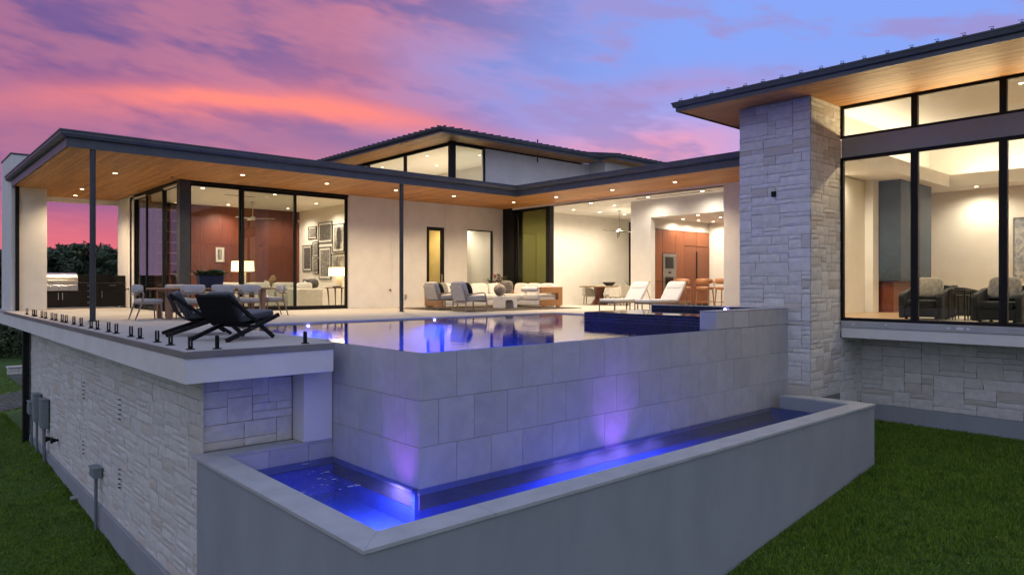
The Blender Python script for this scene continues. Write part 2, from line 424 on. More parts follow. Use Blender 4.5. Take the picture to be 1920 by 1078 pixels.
# ------------------------------------------------------------------ stones, tiles and planks
def stone_mesh(i):
    r = random.Random(100+i); b = MB()
    # unit block in the xz plane, face towards -y; chamfered and rough front
    k = 3; ch = .05
    vs = []; fs = []
    for j in range(k+1):
        for q in range(k+1):
            u = q/k; w = j/k; ed = (q in (0, k)) or (j in (0, k))
            y = -.62 + r.uniform(-.04, .04) if ed else -1.0 + r.uniform(-.28, .16)
            vs.append((u + (r.uniform(-.012, .012) if ed else r.uniform(-.05, .05)), y, w + (r.uniform(-.015, .015) if ed else r.uniform(-.05, .05))))
    for j in range(k):
        for q in range(k): fs.append((j*(k+1)+q, j*(k+1)+q+1, (j+1)*(k+1)+q+1, (j+1)*(k+1)+q))
    ring = [q for q in range(k+1)] + [j*(k+1)+k for j in range(1, k+1)] + [k*(k+1)+q for q in range(k-1, -1, -1)] + [j*(k+1) for j in range(k-1, 0, -1)]
    n0 = len(vs); vs += [(vs[i_][0], 0.0, vs[i_][2]) for i_ in ring]
    for a in range(len(ring)):
        b2 = (a+1) % len(ring); fs.append((ring[b2], ring[a], n0+a, n0+b2))
    b.add(vs, fs); return b
STONES = {}
def stones(mt):
    if mt not in STONES: STONES[mt] = [stone_mesh(i).mesh('stone', mt) for i in range(8)]
    return STONES[mt]
RAW = [stone_mesh(i) for i in range(8)]
def ashlar(W_, H_, cw=.11, chh=.105, wr=(3, 7), hr=(1, 3), seed=1, wt=(3, 5, 3)):
    """random ashlar: list of (u0, v0, w, h)"""
    r = random.Random(seed); nu = max(1, round(W_/cw)); nv = max(1, round(H_/chh)); occ = [[0]*nu for _ in range(nv)]; out = []
    cu = W_/nu; cv = H_/nv
    for j in range(nv):
        for i in range(nu):
            if occ[j][i]: continue
            w = r.randint(*wr); h = r.choices(range(hr[0], hr[1]+1), list(wt)[:hr[1]-hr[0]+1])[0]; h = min(h, nv-j)
            ww = 0
            while ww < w and i+ww < nu and not occ[j][i+ww]: ww += 1
            free = 0
            while i+ww+free < nu and not occ[j][i+ww+free] and free < 2: free += 1
            if free == 1 or (free == 2 and i+ww+2 == nu and False): ww += 1
            for jj in range(h):
                for ii in range(ww): occ[min(j+jj, nv-1)][i+ii] = 1
            out.append((i*cu, j*cv, ww*cu, h*cv))
    return out
def stone_face(parent, origin, rz, cells, mt, limit=10**9, key=None, joint=.009, depth=.019):
    """lay stones on a face: local x along the face, z up, outwards is local -y"""
    M0 = Matrix.Translation(origin) @ rot('Z', rz)
    rest = MB(); cells = sorted(cells, key=key) if key else cells
    ms = stones(mt)
    for i, (u, v, w, h) in enumerate(cells):
        k = random.randrange(8); dp = depth*random.uniform(.65, 1.25)
        w2 = w - joint; h2 = h - joint
        if i < limit:
            o = link('stone', ms[k], parent)
            o.matrix_local = M0 @ Matrix.Translation((u + joint/2, 0, v + joint/2)) @ Matrix.Diagonal((w2, dp, h2, 1))
        else:
            Mx = M0 @ Matrix.Translation((u + joint/2, 0, v + joint/2)) @ Matrix.Diagonal((w2, dp, h2, 1))
            rest.xf = Mx; rest.add(RAW[k].v, RAW[k].f)
    if rest.v: rest.build('far_stones', mt, parent, kind='stuff')
def planks(name, parent, x0, x1, y0, y1, z, mt='soffit_wood', w=.135, along='y', th=.018, clip=None, gap=.005, Lr=(1.6, 4.2)):
    """ceiling or floor boards laid side by side with open joints"""
    b = MB(); a0, a1, c0, c1 = (x0, x1, y0, y1) if along == 'y' else (y0, y1, x0, x1)
    n = max(1, round((a1-a0)/w)); w = (a1-a0)/n
    for i in range(n):
        u0 = a0+i*w+gap/2; u1 = a0+(i+1)*w-gap/2; lo, hi = c0, c1
        if clip:
            lo, hi = clip((u0+u1)/2, c0, c1)
            if hi - lo < .02: continue
        v = lo - random.uniform(0, 2.5)
        while v < hi:
            L = random.uniform(*Lr); s0 = max(v, lo); s1 = min(v+L-.004, hi)
            if s1 - s0 > .01:
                dz = random.uniform(0, .0025)
                if along == 'y': b.bx(u0, u1, s0, s1, z+dz, z+th)
                else: b.bx(s0, s1, u0, u1, z+dz, z+th)
            v += L
    return b.build(name, mt, parent, kind='stuff')
# ------------------------------------------------------------------ ground
def smooth(t, a, b):
    t = np.clip((np.asarray(t, float)-a)/(b-a), 0, 1); return t*t*(3-2*t)
def gz(x, y):
    x = np.asarray(x, float); y = np.asarray(y, float)
    z = -3.95 + .118*(np.clip(x, -4, 9.3)+2) + .10*np.clip(x-9.3, 0, 5)
    wl = 1 - smooth(x, -1.5, 5)
    z = z + wl*(.038*(np.clip(y, -2, 16)-9) - .08)
    r = np.hypot(x-4, y-5)
    return z - .02*np.clip(r-70, 0, 200)
xs = np.concatenate([-np.geomspace(40, 1500, 16)[::-1], np.linspace(-36, 36, 61), np.geomspace(40, 1500, 16)])
gx, gy = np.meshgrid(xs, xs, indexing='ij'); gzv = gz(gx, gy) - .012
n_ = len(xs); idx = np.arange(n_*n_).reshape(n_, n_)
fc = np.stack([idx[:-1, :-1], idx[1:, :-1], idx[1:, 1:], idx[:-1, 1:]], -1).reshape(-1, 4)
mat('lawn', (.060, .125, .014), .95, .2, 3.0, .6, 90, c2=(.035, .080, .010))
me = bpy.data.meshes.new('lawn'); me.from_pydata(np.stack([gx, gy, gzv], -1).reshape(-1, 3).tolist(), [], fc.tolist()); me.materials.append(MATS['lawn'])
me.polygons.foreach_set('use_smooth', [True]*len(me.polygons))
link('lawn', me, kind='structure')
# grass blades over the two lawns the photo shows
mg = bpy.data.materials.new('grass'); mg.use_nodes = True; q = NG(mg.node_tree)
pb = mg.node_tree.nodes['Principled BSDF']; at = q.n('ShaderNodeAttribute', attribute_name='tone')
nz = q.noise(q.n('ShaderNodeTexCoord').outputs['Object'], .8, 3); nz2 = q.noise(q.n('ShaderNodeTexCoord').outputs['Object'], 5.0, 3)
c0 = q.mix(at.outputs['Fac'], (.044, .108, .008), (.195, .310, .030))
c0 = q.mix(q.step(at.outputs['Fac'], .965, .985), c0, (.19, .18, .06))
c0 = q.mix(q.m('MULTIPLY', q.step(nz, .45, .75), .35), c0, (.042, .095, .012))
c0 = q.mix(q.m('MULTIPLY', q.step(nz2, .52, .72), .45), c0, (.165, .215, .035)); c0 = q.mix(q.m('MULTIPLY', q.step(nz2, .45, .28), .6), c0, (.020, .055, .006))
q.put(pb.inputs['Base Color'], c0); pb.inputs['Roughness'].default_value = .7; pb.inputs['Specular IOR Level'].default_value = .2
MATS['grass'] = mg
def blades(x0, x1, y0, y1, dens):
    n = int((x1-x0)*(y1-y0)*dens); return rng.uniform(x0, x1, n), rng.uniform(y0, y1, n)
bxs, bys = zip(blades(-6.5, -1.8, 2.4, 12, 2600), blades(-7, -1.8, 12, 23.6, 1500), blades(2, 12.3, -4.2, -2.0, 2600), blades(3.5, 12.3, -7, -4.2, 2600), blades(9.3, 12.3, -2.0, -.6, 2600), blades(-6, 1, 23.6, 38, 300))
bx_ = np.concatenate(bxs); by_ = np.concatenate(bys)
nb = len(bx_); th = rng.uniform(0, 2*np.pi, nb); hh = rng.uniform(.018, .045, nb)*(.75+.6*(np.sin(bx_*1.7+np.sin(by_*1.3)*2)*np.sin(by_*2.1+bx_*.7)+1)/2)*np.where((bx_ > -1.99) | ((by_ > -2.2) & (bx_ > 2)), 1.7, 1.0); wd = rng.uniform(.006, .012, nb)
bz = gz(bx_, by_) - .014; lean = rng.normal(0, .02, (nb, 2))
V = np.empty((nb, 3, 3))
V[:, 0] = np.stack([bx_-np.cos(th)*wd, by_-np.sin(th)*wd, bz], -1); V[:, 1] = np.stack([bx_+np.cos(th)*wd, by_+np.sin(th)*wd, bz], -1)
V[:, 2] = np.stack([bx_+lean[:, 0], by_+lean[:, 1], bz+hh], -1)
me = bpy.data.meshes.new('grass'); me.vertices.add(nb*3); me.vertices.foreach_set('co', V.reshape(-1))
me.loops.add(nb*3); me.loops.foreach_set('vertex_index', np.arange(nb*3)); me.polygons.add(nb); me.polygons.foreach_set('loop_start', np.arange(0, nb*3, 3))
me.update(); at_ = me.attributes.new('tone', 'FLOAT', 'POINT'); at_.data.foreach_set('value', np.repeat(rng.uniform(0, 1, nb), 3))
me.materials.append(mg); o = link('grass', me, kind='stuff'); tag(o, 'short dark green lawn grass around the house', 'grass')
# fallen leaves on the lawn
lf = MB(); mat('dry_leaf', (.42, .36, .12), .8, .2, 9, isl=.4)
for i in range(70):
    if i % 2: x, y = random.uniform(-5, -2), random.uniform(4, 20)
    else: x, y = random.uniform(4, 12), random.uniform(-6, -2.2)
    z = float(gz(x, y)) + .03; a = random.uniform(0, 6.28); L = random.uniform(.015, .04)
    lf.xf = Matrix.Translation((x, y, z)) @ rot('Z', a) @ rot('X', random.uniform(-.5, .5))
    lf.add([(-L, 0, 0), (0, -L*.4, .004), (L, 0, 0), (0, L*.4, .006)], [(0, 1, 2, 3)])
tag(lf.build('fallen_leaves', 'dry_leaf', kind='stuff'), 'small yellow leaves scattered on the lawn', 'leaves')
# paver path beyond the lawn
pv = MB()
def inpath(x, y):
    if 23.9 + .05*(x+1) < y < 28.6 + .5*x + .15*abs(x) and x < 9: return x > -9
    return -.55 + .02*(y-28) < x < 4 and 28 < y < 34.2
base = MB(); k = 0
for i in range(-24, 26):
    for j in range(0, 66):
        x = i*.36 + (.18 if j % 2 else 0); y = 23.5 + j*.18
        if inpath(x, y) and abs(x+1) < 6.5:
            z = float(gz(x, y)); pv.bx(x-.172, x+.172, y-.084, y+.084, z-.03, z+.012+random.uniform(0, .004))
pth = pv.build('paver_path', 'paver', kind='structure')
# ------------------------------------------------------------------ low garden wall beside the path
lw = thing('garden_wall', 'low pale block wall at the bend of the paver path', 'wall', (-.1, 34.4, float(gz(0, 34.4))))
for r_ in range(2):
    for i in range(9):
        x0 = -.42 + i*.45 + (.0 if r_ else -.0); MB().bx(x0+.004, x0+.442-(0), 0, .3, r_*.165, r_*.165+.158).build('block', 'stone_warm', lw, bev=.012)
for i in range(4): MB().bx(-.46+i*1.03, -.46+i*1.03+1.02, -.04, .34, .335, .40).build('cap', 'concrete_white', lw, bev=.01)
MB().bx(-.40, 3.6, .02, .28, -.3, .33).build('core', 'mortar', lw)
# ------------------------------------------------------------------ terrace
DZ = .03
def terr(b, z0, z1, e=0.0):
    b.bx(-2.25+e, -.205, 1.85+e, 2.39, z0, z1); b.bx(-2.25+e, 0, 2.39, 7.2, z0, z1); b.bx(-2.25+e, 13.82, 7.2, 14.28, z0, z1); b.bx(-2.25+e, 1.36, 14.28, 21.9, z0, z1); b.bx(9.72, 13.82, 1.2, 7.2, z0, z1)
b = MB(); terr(b, -.055, DZ, .004); b.build('terrace', 'deck', kind='structure')
tr_ = MB(); tr_.bx(-2.262, -2.20, 1.838, 19.3, -.06, DZ-.003); tr_.bx(-2.20, -.20, 1.838, 1.90, -.06, DZ-.003); tr_.bx(-.206, -.19, 1.90, 2.385, -.06, DZ-.003)
b = MB(); b.bx(-2.25, 13.8, 7.25, 14.2, -.38, -.06); b.bx(-2.25, 1.3, 14.2, 21.8, -.38, -.06); b.bx(-2.25, -.22, 1.86, 2.40, -.38, -.06); b.bx(-2.25, -.02, 2.40, 7.25, -.38, -.06); b.bx(9.8, 13.8, 1.3, 7.2, -.38, -.06)
ts = b.build('terrace_slab', 'stucco', kind='structure'); tr_.build('edge_trim', 'deck_trim', ts, bev=.004)
# stone wall carrying the terrace
tw = thing('terrace_wall', 'pale limestone block wall carrying the terrace above the left lawn', 'stone wall', (-1.78, 2.6, -4.3))
MBL = Matrix.Translation((1.78, -2.6, 4.3))
b = MB(MBL); b.bx(-1.78, 1.0, 2.66, 17.75, -4.8, -.38); b.build('wall_core', 'mortar', tw)
b = MB(MBL); b.bx(-1.84, -1.70, 3.0, 17.9, -5.0, -3.565); b.build('plinth', 'stucco_grey', tw, bev=.006)
b = MB(MBL); b.bx(-1.86, -1.2, 17.76, 18.1, -4.9, -.38); b.build('end_pier', 'stucco', tw)
cells = ashlar(15.1, 3.18, .10, .092, (4, 9), (1, 3), 5, [4, 6, 1])      # along -X face: u runs from far to near
cells = [(u, v, w, h) for u, v, w, h in cells]
stone_face(tw, Vector((-1.78, 17.70, -3.562)) + Vector((1.78, -2.6, 4.3)), R_(-90), cells, 'stone_warm', limit=255, key=lambda c: -(c[0]+c[2]/2) - .25*c[1])
cells = ashlar(1.31, 1.06, .12, .12, (2, 5), (1, 3), 12)
stone_face(tw, Vector((-1.80, 2.66, -1.445)) + Vector((1.78, -2.6, 4.3)), 0, cells, 'stone_warm')
for (px, ys) in ((155, (717, 724, 731, 739, 746)), (222, (749, 759, 768, 777, 785)), (155, (827, 834, 842, 850)), (222, (880, 889, 898, 907, 914))):
    for py in ys:
        p = on('x', -1.83, px, py) + Vector((1.78, -2.6, 4.3))
        MB(Matrix.Translation(p)).bx(-.004, .05, -.038, .038, -.005, .005).build('vent_slot', 'ceramic_dark', tw)
p = on('x', -1.84, 146, 932) + Vector((1.78, -2.6, 4.3)); MB(Matrix.Translation(p)).tube([(.05, 0, 0), (-.14, 0, 0)], .045, 12).build('drain_stub', 'plastic_grey', tw)
# stucco block between the stone panel and the pool
b = MB(); b.bx(-.47, -.012, 2.285, 3.0, -1.448, -.062); b.bx(-.47, -.225, 1.93, 2.285, -.40, -.062)
b.build('support_block', 'stucco', ts, bev=.006)
# ------------------------------------------------------------------ infinity pool
pool = thing('infinity_pool', 'raised infinity pool clad in large grey tiles with glowing blue water', 'pool', (0, 0, -1.9))
PM = Matrix.Translation((0, 0, 1.9))
b = MB(PM); b.bx(.012, 9.71, .012, .16, -2.0, -.03); b.bx(.012, .16, .16, 2.39, -2.0, -.03); b.build('wall_core', 'grout', pool)
b = MB(PM); b.bx(.17, 9.7, .17, .22, -1.5, -.03); b.bx(.17, .22, .22, 7.2, -1.5, -.03); b.bx(.22, 9.7, 7.2, 7.26, -1.5, .0); b.bx(9.7, 9.76, .22, 7.2, -1.5, 0); b.bx(.17, 9.76, .17, 7.26, -1.58, -1.5)
b.build('basin_shell', 'pool_plaster', pool)
TC = {}
def tile(parent, origin, rz, w, h, name='tile', mt='tile_grey', th=.014, j=.0055):
    key = (round(w, 3), round(h, 3), mt)
    if key not in TC: TC[key] = MB().bx(j/2, w-j/2, -th, 0, j/2, h-j/2).mesh('tile', mt, bev=.0025)
    o = link(name, TC[key], parent); o.matrix_local = Matrix.Translation(origin) @ rot('Z', rz); return o
TW, rows = .597, ((-.61, .61-.004), (-1.205, .595), (-1.81, .605))
for ri, (z0, h) in enumerate(rows):
    x = 0.0
    first = TW if ri != 1 else TW*.5
    while x < 9.70:
        w = min(first if x == 0 else TW, 9.705-x)
        if w > .03: tile(pool, (x, .012, z0+1.9), 0, w, h)
        x += w
    y = 0.0; first = TW*.98 if ri != 1 else TW*.52
    while y < 2.38:
        w = min(first if y == 0 else TW, 2.385-y)
        tile(pool, (.012, y+w, z0+1.9), R_(-90), w, h); y += w
x = 6.85
b = MB(PM); b.bx(6.865, 9.705, .014, .36, -.03, .338); b.build('raised_wall', 'grout', pool)
while x < 9.69:
    w = min(TW, 9.705-x); tile(pool, (x, .012, 1.9+.002), 0, w, .333); x += w
tile(pool, (6.863, .37, 1.9-.03), R_(-90), .368, .365)
b = MB(PM); b.bx(6.846, 9.70, -.006, .375, .339, .352); b.build('raised_wall_cap', 'coping', pool, bev=.003)
b = MB(PM); b.bx(.0, 9.705, .0, .005, -.006, -.002)
# water sheet
b = MB(PM); N = 1
b.add([(.006, .006, 0), (6.86, .006, 0), (6.86, 3.43, 0), (9.7, 3.43, 0), (9.7, 7.2, 0), (.006, 7.2, 0)], [(0, 1, 2, 5), (2, 3, 4, 5)])
b.build('water', 'pool_water', pool)
# spa: dark blue mosaic box
spa = part_empty('spa', pool, (6.85, .4, 1.9))
SM = Matrix.Translation((-6.85, -.4, 0))
b = MB(SM); b.bx(6.865, 6.99, .37, 3.42, -1.4, .236); b.bx(6.99, 9.6, 3.30, 3.42, -1.4, .236); b.bx(6.99, 9.6, .37, .41, -.6, .236); b.bx(9.62, 9.72, .41, 3.60, -.6, .330); b.bx(6.99, 9.62, .41, 3.3, -.62, -.6)
b.build('spa_core', 'grout_blue', spa)
mt_ = MB(SM)
def mosaic(fix, a0, a1, z0, z1, axis, tw_=.20, th_=.062, out=-1):
    nz_ = int((z1-z0)/th_); k = 0
    for i in range(nz_):
        zz = z1 - (i+1)*th_; a = a0 - (tw_/2 if i % 2 else 0)
        while a < a1:
            s0 = max(a, a0)+.004; s1 = min(a+tw_, a1)-.004
            if s1-s0 > .01:
                f0, f1 = sorted((fix, fix+out*.008*random.uniform(.7, 1.2)))
                if axis == 'x': mt_.bx(f0, f1, s0, s1, zz+.004, zz+th_-.004)
                else: mt_.bx(s0, s1, f0, f1, zz+.004, zz+th_-.004)
            a += tw_
mosaic(6.865, .37, 3.42, -.6, .236, 'x'); mosaic(9.62, .41, 3.6, -.1, .328, 'x'); mosaic(3.42, 6.87, 9.6, -.4, .236, 'y', out=1)
mt_.build('mosaic_tiles', 'tile_blue', spa, kind='stuff')
b = MB(SM); b.bx(9.605, 9.80, .37, 3.62, .332, .350); b.build('spa_coping', 'coping', spa, bev=.003)
b = MB(SM); b.add([(6.86, .41, .243), (9.618, .41, .243), (9.618, 3.41, .243), (6.86, 3.41, .243)], [(0, 1, 2, 3)]); b.build('spa_water', 'spa_water', spa)
# pool lights (small round LEDs on the walls, glowing violet-blue)
def pool_led(parent, loc, off, e, color, r=.032, face='y'):
    M_ = Matrix.Translation(loc) @ (rot('X', R_(90)) if face == 'y' else rot('Y', R_(-90)))
    o = MB(M_).lathe([(r, 0), (r*.9, .012)], 14).build('underwater_light', 'led_violet', parent)
    lamp('underwater_glow', 'SPOT', Vector(loc)+Vector(off), e, color, parent, spot_size=R_(172), spot_blend=.4, shadow_soft_size=0)
    return o
BL = (.16, .22, 1.0)
for px, py in ((578, 611), (815, 599), (1086, 609)):
    p = on('y', 7.19, px, py); pool_led(pool, (p.x, 7.192, min(p.z, -.04)+1.9), (0, -.45, -.03), 130, BL)
pool_led(spa, (9.55-6.85, 1.45-.4, .275), (-.5, .2, -.06), 30, (.30, .25, 1.0), .03, 'x')
for x_, y_ in ((1.6, 2.0), (4.0, 3.5), (5.6, 1.6), (2.0, 5.0), (7.5, 5.2)): lamp('underwater_glow', 'SPOT', (x_, y_, 1.86), 110, BL, pool, spot_size=R_(172), spot_blend=.4, shadow_soft_size=0)
# ------------------------------------------------------------------ catch basin
BX0, BX1, BY0, BZ, CW = -1.94, 9.30, -1.98, -1.45, .355
cb = thing('catch_basin', 'grey stucco catch basin of glowing blue water below the pool edge', 'basin', (BX0, BY0, -4.4))
CM = Matrix.Translation((-BX0, -BY0, 4.4))
b = MB(CM); b.bx(BX0+.02, BX1-.02, BY0+.02, BY0+CW-.02, -4.9, BZ-.045); b.bx(BX0+.02, BX0+CW-.02, BY0+CW-.02, 2.45, -4.9, BZ-.045); b.bx(BX1-CW+.02, BX1-.02, BY0+CW-.02, -.45, -4.9, BZ-.045)
b.build('basin_wall', 'stucco_grey', cb)
def slab(poly, dz=0.0): MB(CM).prism(poly, BZ-.045, BZ-dz).build('coping', 'coping', cb, bev=.004)
nx = 9; xs_ = [BX0+CW+(BX1-CW-BX0-CW)*k/nx for k in range(nx+1)]
for k in range(nx):
    a0_ = (BX0, BY0) if k == 0 else (xs_[k]+.002, BY0); a1_ = (BX1, BY0) if k == nx-1 else (xs_[k+1]-.002, BY0)
    slab([a0_, a1_, (xs_[k+1]-.002 if k < nx-1 else xs_[k+1], BY0+CW), (xs_[k]+.002 if k else xs_[k], BY0+CW)], random.uniform(0, .0015))
ys_ = [BY0+CW, -.5, .75, 1.95]
for k in range(3): slab([(BX0, BY0 if k == 0 else ys_[k]+.002), (BX0+CW, ys_[k]+(.002 if k else 0)), (BX0+CW, ys_[k+1]-.002), (BX0, ys_[k+1]-.002)], random.uniform(0, .0015))
slab([(BX0, 1.952), (BX0+CW, 1.952), (BX0+CW, 2.30), (-.012, 2.30), (-.012, 2.62), (BX0, 2.62)], .001)
slab([(BX1, BY0), (BX1, -.5), (BX1-CW, -.2), (BX1-CW, BY0+CW)], .001)
b = MB(CM); b.bx(BX0+CW-.015, .012, 2.31, 2.38, -2.1, BZ-.047); b.build('back_wall', 'grout', cb)
x = BX0+CW
while x < -.01:
    w = min(TW, 0-x); tile(cb, Vector((x, 2.31, -1.83))+Vector((-BX0, -BY0, 4.4)), 0, w, .335); x += w
b = MB(CM); b.bx(BX0+CW-.02, BX1-CW, BY0+CW-.02, 2.31, -2.32, -2.25); b.bx(BX0+CW-.021, BX0+CW-.002, BY0+CW-.02, 2.31, -2.25, -1.74); b.bx(BX0+CW-.002, BX1-CW, BY0+CW-.021, BY0+CW-.002, -2.25, -1.74); b.bx(BX1-CW, BX1-CW+.02, BY0+CW-.02, .0, -2.25, -1.74); b.bx(-.05, 9.7, 0.03, .10, -2.25, -1.74); b.bx(0.03, .10, 0.1, 2.4, -2.25, -1.74); b.bx(BX0+CW, .1, 2.30, 2.36, -2.25, -1.84)
b.build('basin_shell', 'basin_plaster', cb)
b = MB(CM); WZ = -1.725
b.add([(BX0+CW-.02, BY0+CW-.02, WZ), (0.0, BY0+CW-.02, WZ), (0.0, 2.31, WZ), (BX0+CW-.02, 2.31, WZ), (BX1-CW, BY0+CW-.02, WZ), (BX1-CW, 0.0, WZ), (0.0, 0.0, WZ)], [(0, 1, 6, 2, 3), (1, 4, 5, 6)])
b.build('water', 'basin_water', cb)
MB(CM).bx(BX1-CW, BX1-CW+.018, BY0+CW-.02, -.2, -1.739, BZ-.047).build('end_wall', 'stucco_grey', cb)
fo = MB(CM)
for i in range(75):
    if i < 60: x, y = random.gauss(-.9, .28) if i % 3 else random.gauss(-.55, .1), random.gauss(1.1, .5)
    else: x, y = random.uniform(-1.5, -.1), random.uniform(-1.2, 2.2)
    if not (-1.55 < x < -.05 and -1.5 < y < 2.25): continue
    r = random.choice((.004, .006, .008, .014, .03))*random.uniform(.7, 1.2)*(1 if i < 60 else .5); k = 7; an = [r*random.uniform(.6, 1.3) for _ in range(k)]
    fo.add([(x+an[j]*1.6*math.cos(6.283*j/k), y+an[j]*math.sin(6.283*j/k), WZ+.004) for j in range(k)], [tuple(range(k))])
fo.build('foam_flecks', 'foam', cb, kind='stuff')
VI = (.34, .20, 1.0)
def spot(loc, aim, e, color, cone, blend=.6, soft=.04):
    l = lamp('underwater_glow', 'SPOT', CM @ Vector(loc), e, color, cb, spot_size=R_(cone), spot_blend=blend, shadow_soft_size=0)
    l.rotation_euler = (Vector(aim)-Vector(loc)).to_track_quat('-Z', 'Y').to_euler()
D = Vector((0, 0, -1))
def down(x, y, e, color, cone=172): spot((x, y, -1.735), (x, y, -3.0), e, color, cone, .4, .06)
down(-.24, .45, 36, (.40, .28, 1.0)); down(-.34, .0, 40, (.36, .24, 1.0)); down(-.75, -.75, 46, (.17, .13, 1.0)); down(-.95, .8, 8, (.05, .10, 1.0)); down(-.7, 1.7, 3, (.03, .14, 1.0))
down(2.6, -.34, 22, (.34, .24, 1.0)); down(3.3, -.34, 30, (.38, .26, 1.0)); down(4.0, -.34, 30, (.38, .26, 1.0)); down(4.8, -.36, 20, (.32, .22, 1.0)); down(3.5, -.9, 40, (.17, .13, 1.0)); down(2.2, -.7, 9, (.05, .10, 1.0)); down(5.9, -.7, 9, (.06, .08, 1.0)); down(.9, -.8, 5, (.03, .12, .9))
spot((-.60, .10, -2.1), (.03, .40, -1.18), 38, (.58, .12, 1.0), 50, 1.0, .02)  # added violet spot, no fixture: imitates caustics on the corner tiles
spot((3.75, -.75, -2.1), (3.8, .03, -1.12), 55, (.50, .14, 1.0), 66, 1.0, .1)  # second added spot for the violet caustic patch on the long wall
# ------------------------------------------------------------------ the house
house = thing('house', 'modern white stucco house with wood soffits, stone tower and lit glass rooms', 'house')
H = lambda: MB()
def window(name, axis, c, a0, a1, z0, z1, fw=.06, fd=.10, pane='pane', parent=None, sill=0.0, pc=None):
    """frame of four bars with a pane; axis 'x' = plane x=c running along y"""
    w = part_empty(name, parent or house, (c, (a0+a1)/2, z0) if axis == 'x' else ((a0+a1)/2, c, z0))
    L = w.location; T_ = Matrix.Translation(-L); b = MB(T_)
    def q(a, a_, z, z__, d0, d1):
        if axis == 'x': b.bx(c+d0, c+d1, a, a_, z, z__)
        else: b.bx(a, a_, c+d0, c+d1, z, z__)
    q(a0, a0+fw, z0, z1, -fd/2, fd/2); q(a1-fw, a1, z0, z1, -fd/2, fd/2)
    q(a0+fw, a1-fw, z0, z0+fw+sill, -fd/2+.003, fd/2-.003); q(a0+fw, a1-fw, z1-fw, z1, -fd/2+.003, fd/2-.003)
    b.build('frame', 'frame_black', w, bev=.003)
    p = MB(T_); k = pc or 0.0
    if axis == 'x': p.bx(c-.006+k, c+.006+k, a0+fw-.01, a1-fw+.01, z0+fw, z1-fw+.01)
    else: p.bx(a0+fw-.01, a1-fw+.01, c-.006+k, c+.006+k, z0+fw, z1-fw+.01)
    # single-sided sheet is enough for the pane: keep it thin but real
    p.build('pane', pane, w)
    return w
SZ = 3.92      # soffit height
FY = 14.3      # facade of the long wing
FXK = 13.9     # facade of the kitchen wing
# ---- walls of the long wing (facade along X), panels with control joints
def wallbox(x0, x1, y0, y1, z0, z1, mt='stucco', name='wall', bev=.0): return H().bx(x0, x1, y0, y1, z0, z1).build(name, mt, house, bev=bev)
ZT = 4.05
wallbox(6.86, 8.60, FY, FY+.25, -.05, ZT); wallbox(8.606, 10.11, FY, FY+.25, -.05, ZT); wallbox(10.11, 10.93, FY+.002, FY+.25, 3.02, ZT)
wallbox(10.936, 12.04, FY, FY+.25, -.05, ZT); wallbox(12.04, 13.42, FY+.002, FY+.25, 3.02, ZT); wallbox(13.42, 13.90, FY, FY+.25, -.05, ZT)
wallbox(12.04, 13.42, FY+.004, FY+.25, -.05, .10)
d_ = window('door', 'y', FY+.06, 10.11, 10.93, 0.02, 3.02, .13, .09, 'pane_warm'); H().box((.27, -.09, 1.05), (.03, .05, .35)).build('handle', 'steel_dull', d_)
window('window', 'y', FY+.13, 12.04, 13.42, .10, 3.02, .045, .10, 'pane')
# wall trim bits
o = H().box(on('y', FY-.03, 761, 556), (.09, .05, .15)).build('outlet_cover', 'plastic_grey', house, bev=.01)
p = on('y', FY-.03, 731, 543); H().tube([p+Vector((0, .05, 0)), p+Vector((0, -.06, 0)), p+Vector((0, -.07, -.07))], .018, 8).build('hose_tap', 'metal_black', house)
# ---- left end: piers of the grill porch
wallbox(1.43, 1.70, 19.5, 21.7, -.05, ZT)
p = on('x', 1.40, 240, 542); H().tube([p+Vector((.05, 0, 0)), p+Vector((-.08, 0, 0)), p+Vector((-.09, .02, -.06))], .02, 8).build('hose_tap', 'metal_black', house)
wallbox(-2.07, -1.12, 19.40, 21.7, -.36, 4.93, 'stucco', 'chimney_pier', bev=.01)
H().bx(-2.09, -1.10, 19.38, 21.72, 4.93, 4.98).build('chimney_cap', 'metal_dark', house, bev=.006)
wallbox(-1.12, 1.43, 21.55, 21.7, 3.75, ZT)
H().bx(-1.965, -1.865, 19.29, 19.39, -.50, SZ).build('downspout', 'metal_black', house, bev=.01)
H().bx(-1.99, -1.85, 17.50, 17.72, -3.95, -.385).build('downspout', 'metal_black', house, bev=.01)
# ---- soffit boards, fascia, gutter and roof of the low wings
def clipS(x, lo, hi):
    if x < 1.43: return 10.70, 21.55
    if x < 11.40: return 10.70, FY
    return 1.3, FY
sf = planks('soffit', house, -1.99, 13.88, 1.3, 21.55, SZ, clip=clipS)
OUT = [(-2.03, 19.75), (-2.03, 10.66), (11.36, 10.66), (11.36, 1.3)]
def follow(poly, prof, name, mt, parent=house, close=False):
    """sweep an outward/up profile along the eave line (outside on the right-hand side of travel reversed)"""
    b = MB(); n = len(poly); P = [Vector((x, y, 0)) for x, y in poly]; offs = []
    for i in range(n):
        dirs = []
        if i > 0: dirs.append((P[i]-P[i-1]).normalized())
        if i < n-1: dirs.append((P[i+1]-P[i]).normalized())
        ns = [Vector((dd.y, -dd.x, 0)) for dd in dirs]
        if len(ns) == 1: offs.append(ns[0])
        else:
            m_ = (ns[0]+ns[1]); m_ = m_/m_.dot(ns[0]); offs.append(m_)
    vs = []
    for i in range(n):
        for (o, z) in prof: vs.append(tuple(P[i]+offs[i]*o+Vector((0, 0, z))))
    k = len(prof); fs = []
    for i in range(n-1):
        for j in range(k): fs.append((i*k+j, i*k+(j+1) % k, (i+1)*k+(j+1) % k, (i+1)*k+j))
    fs += [tuple(range(k))[::-1], tuple(range((n-1)*k, n*k))]
    b.add(vs, fs); return b.build(name, mt, parent)
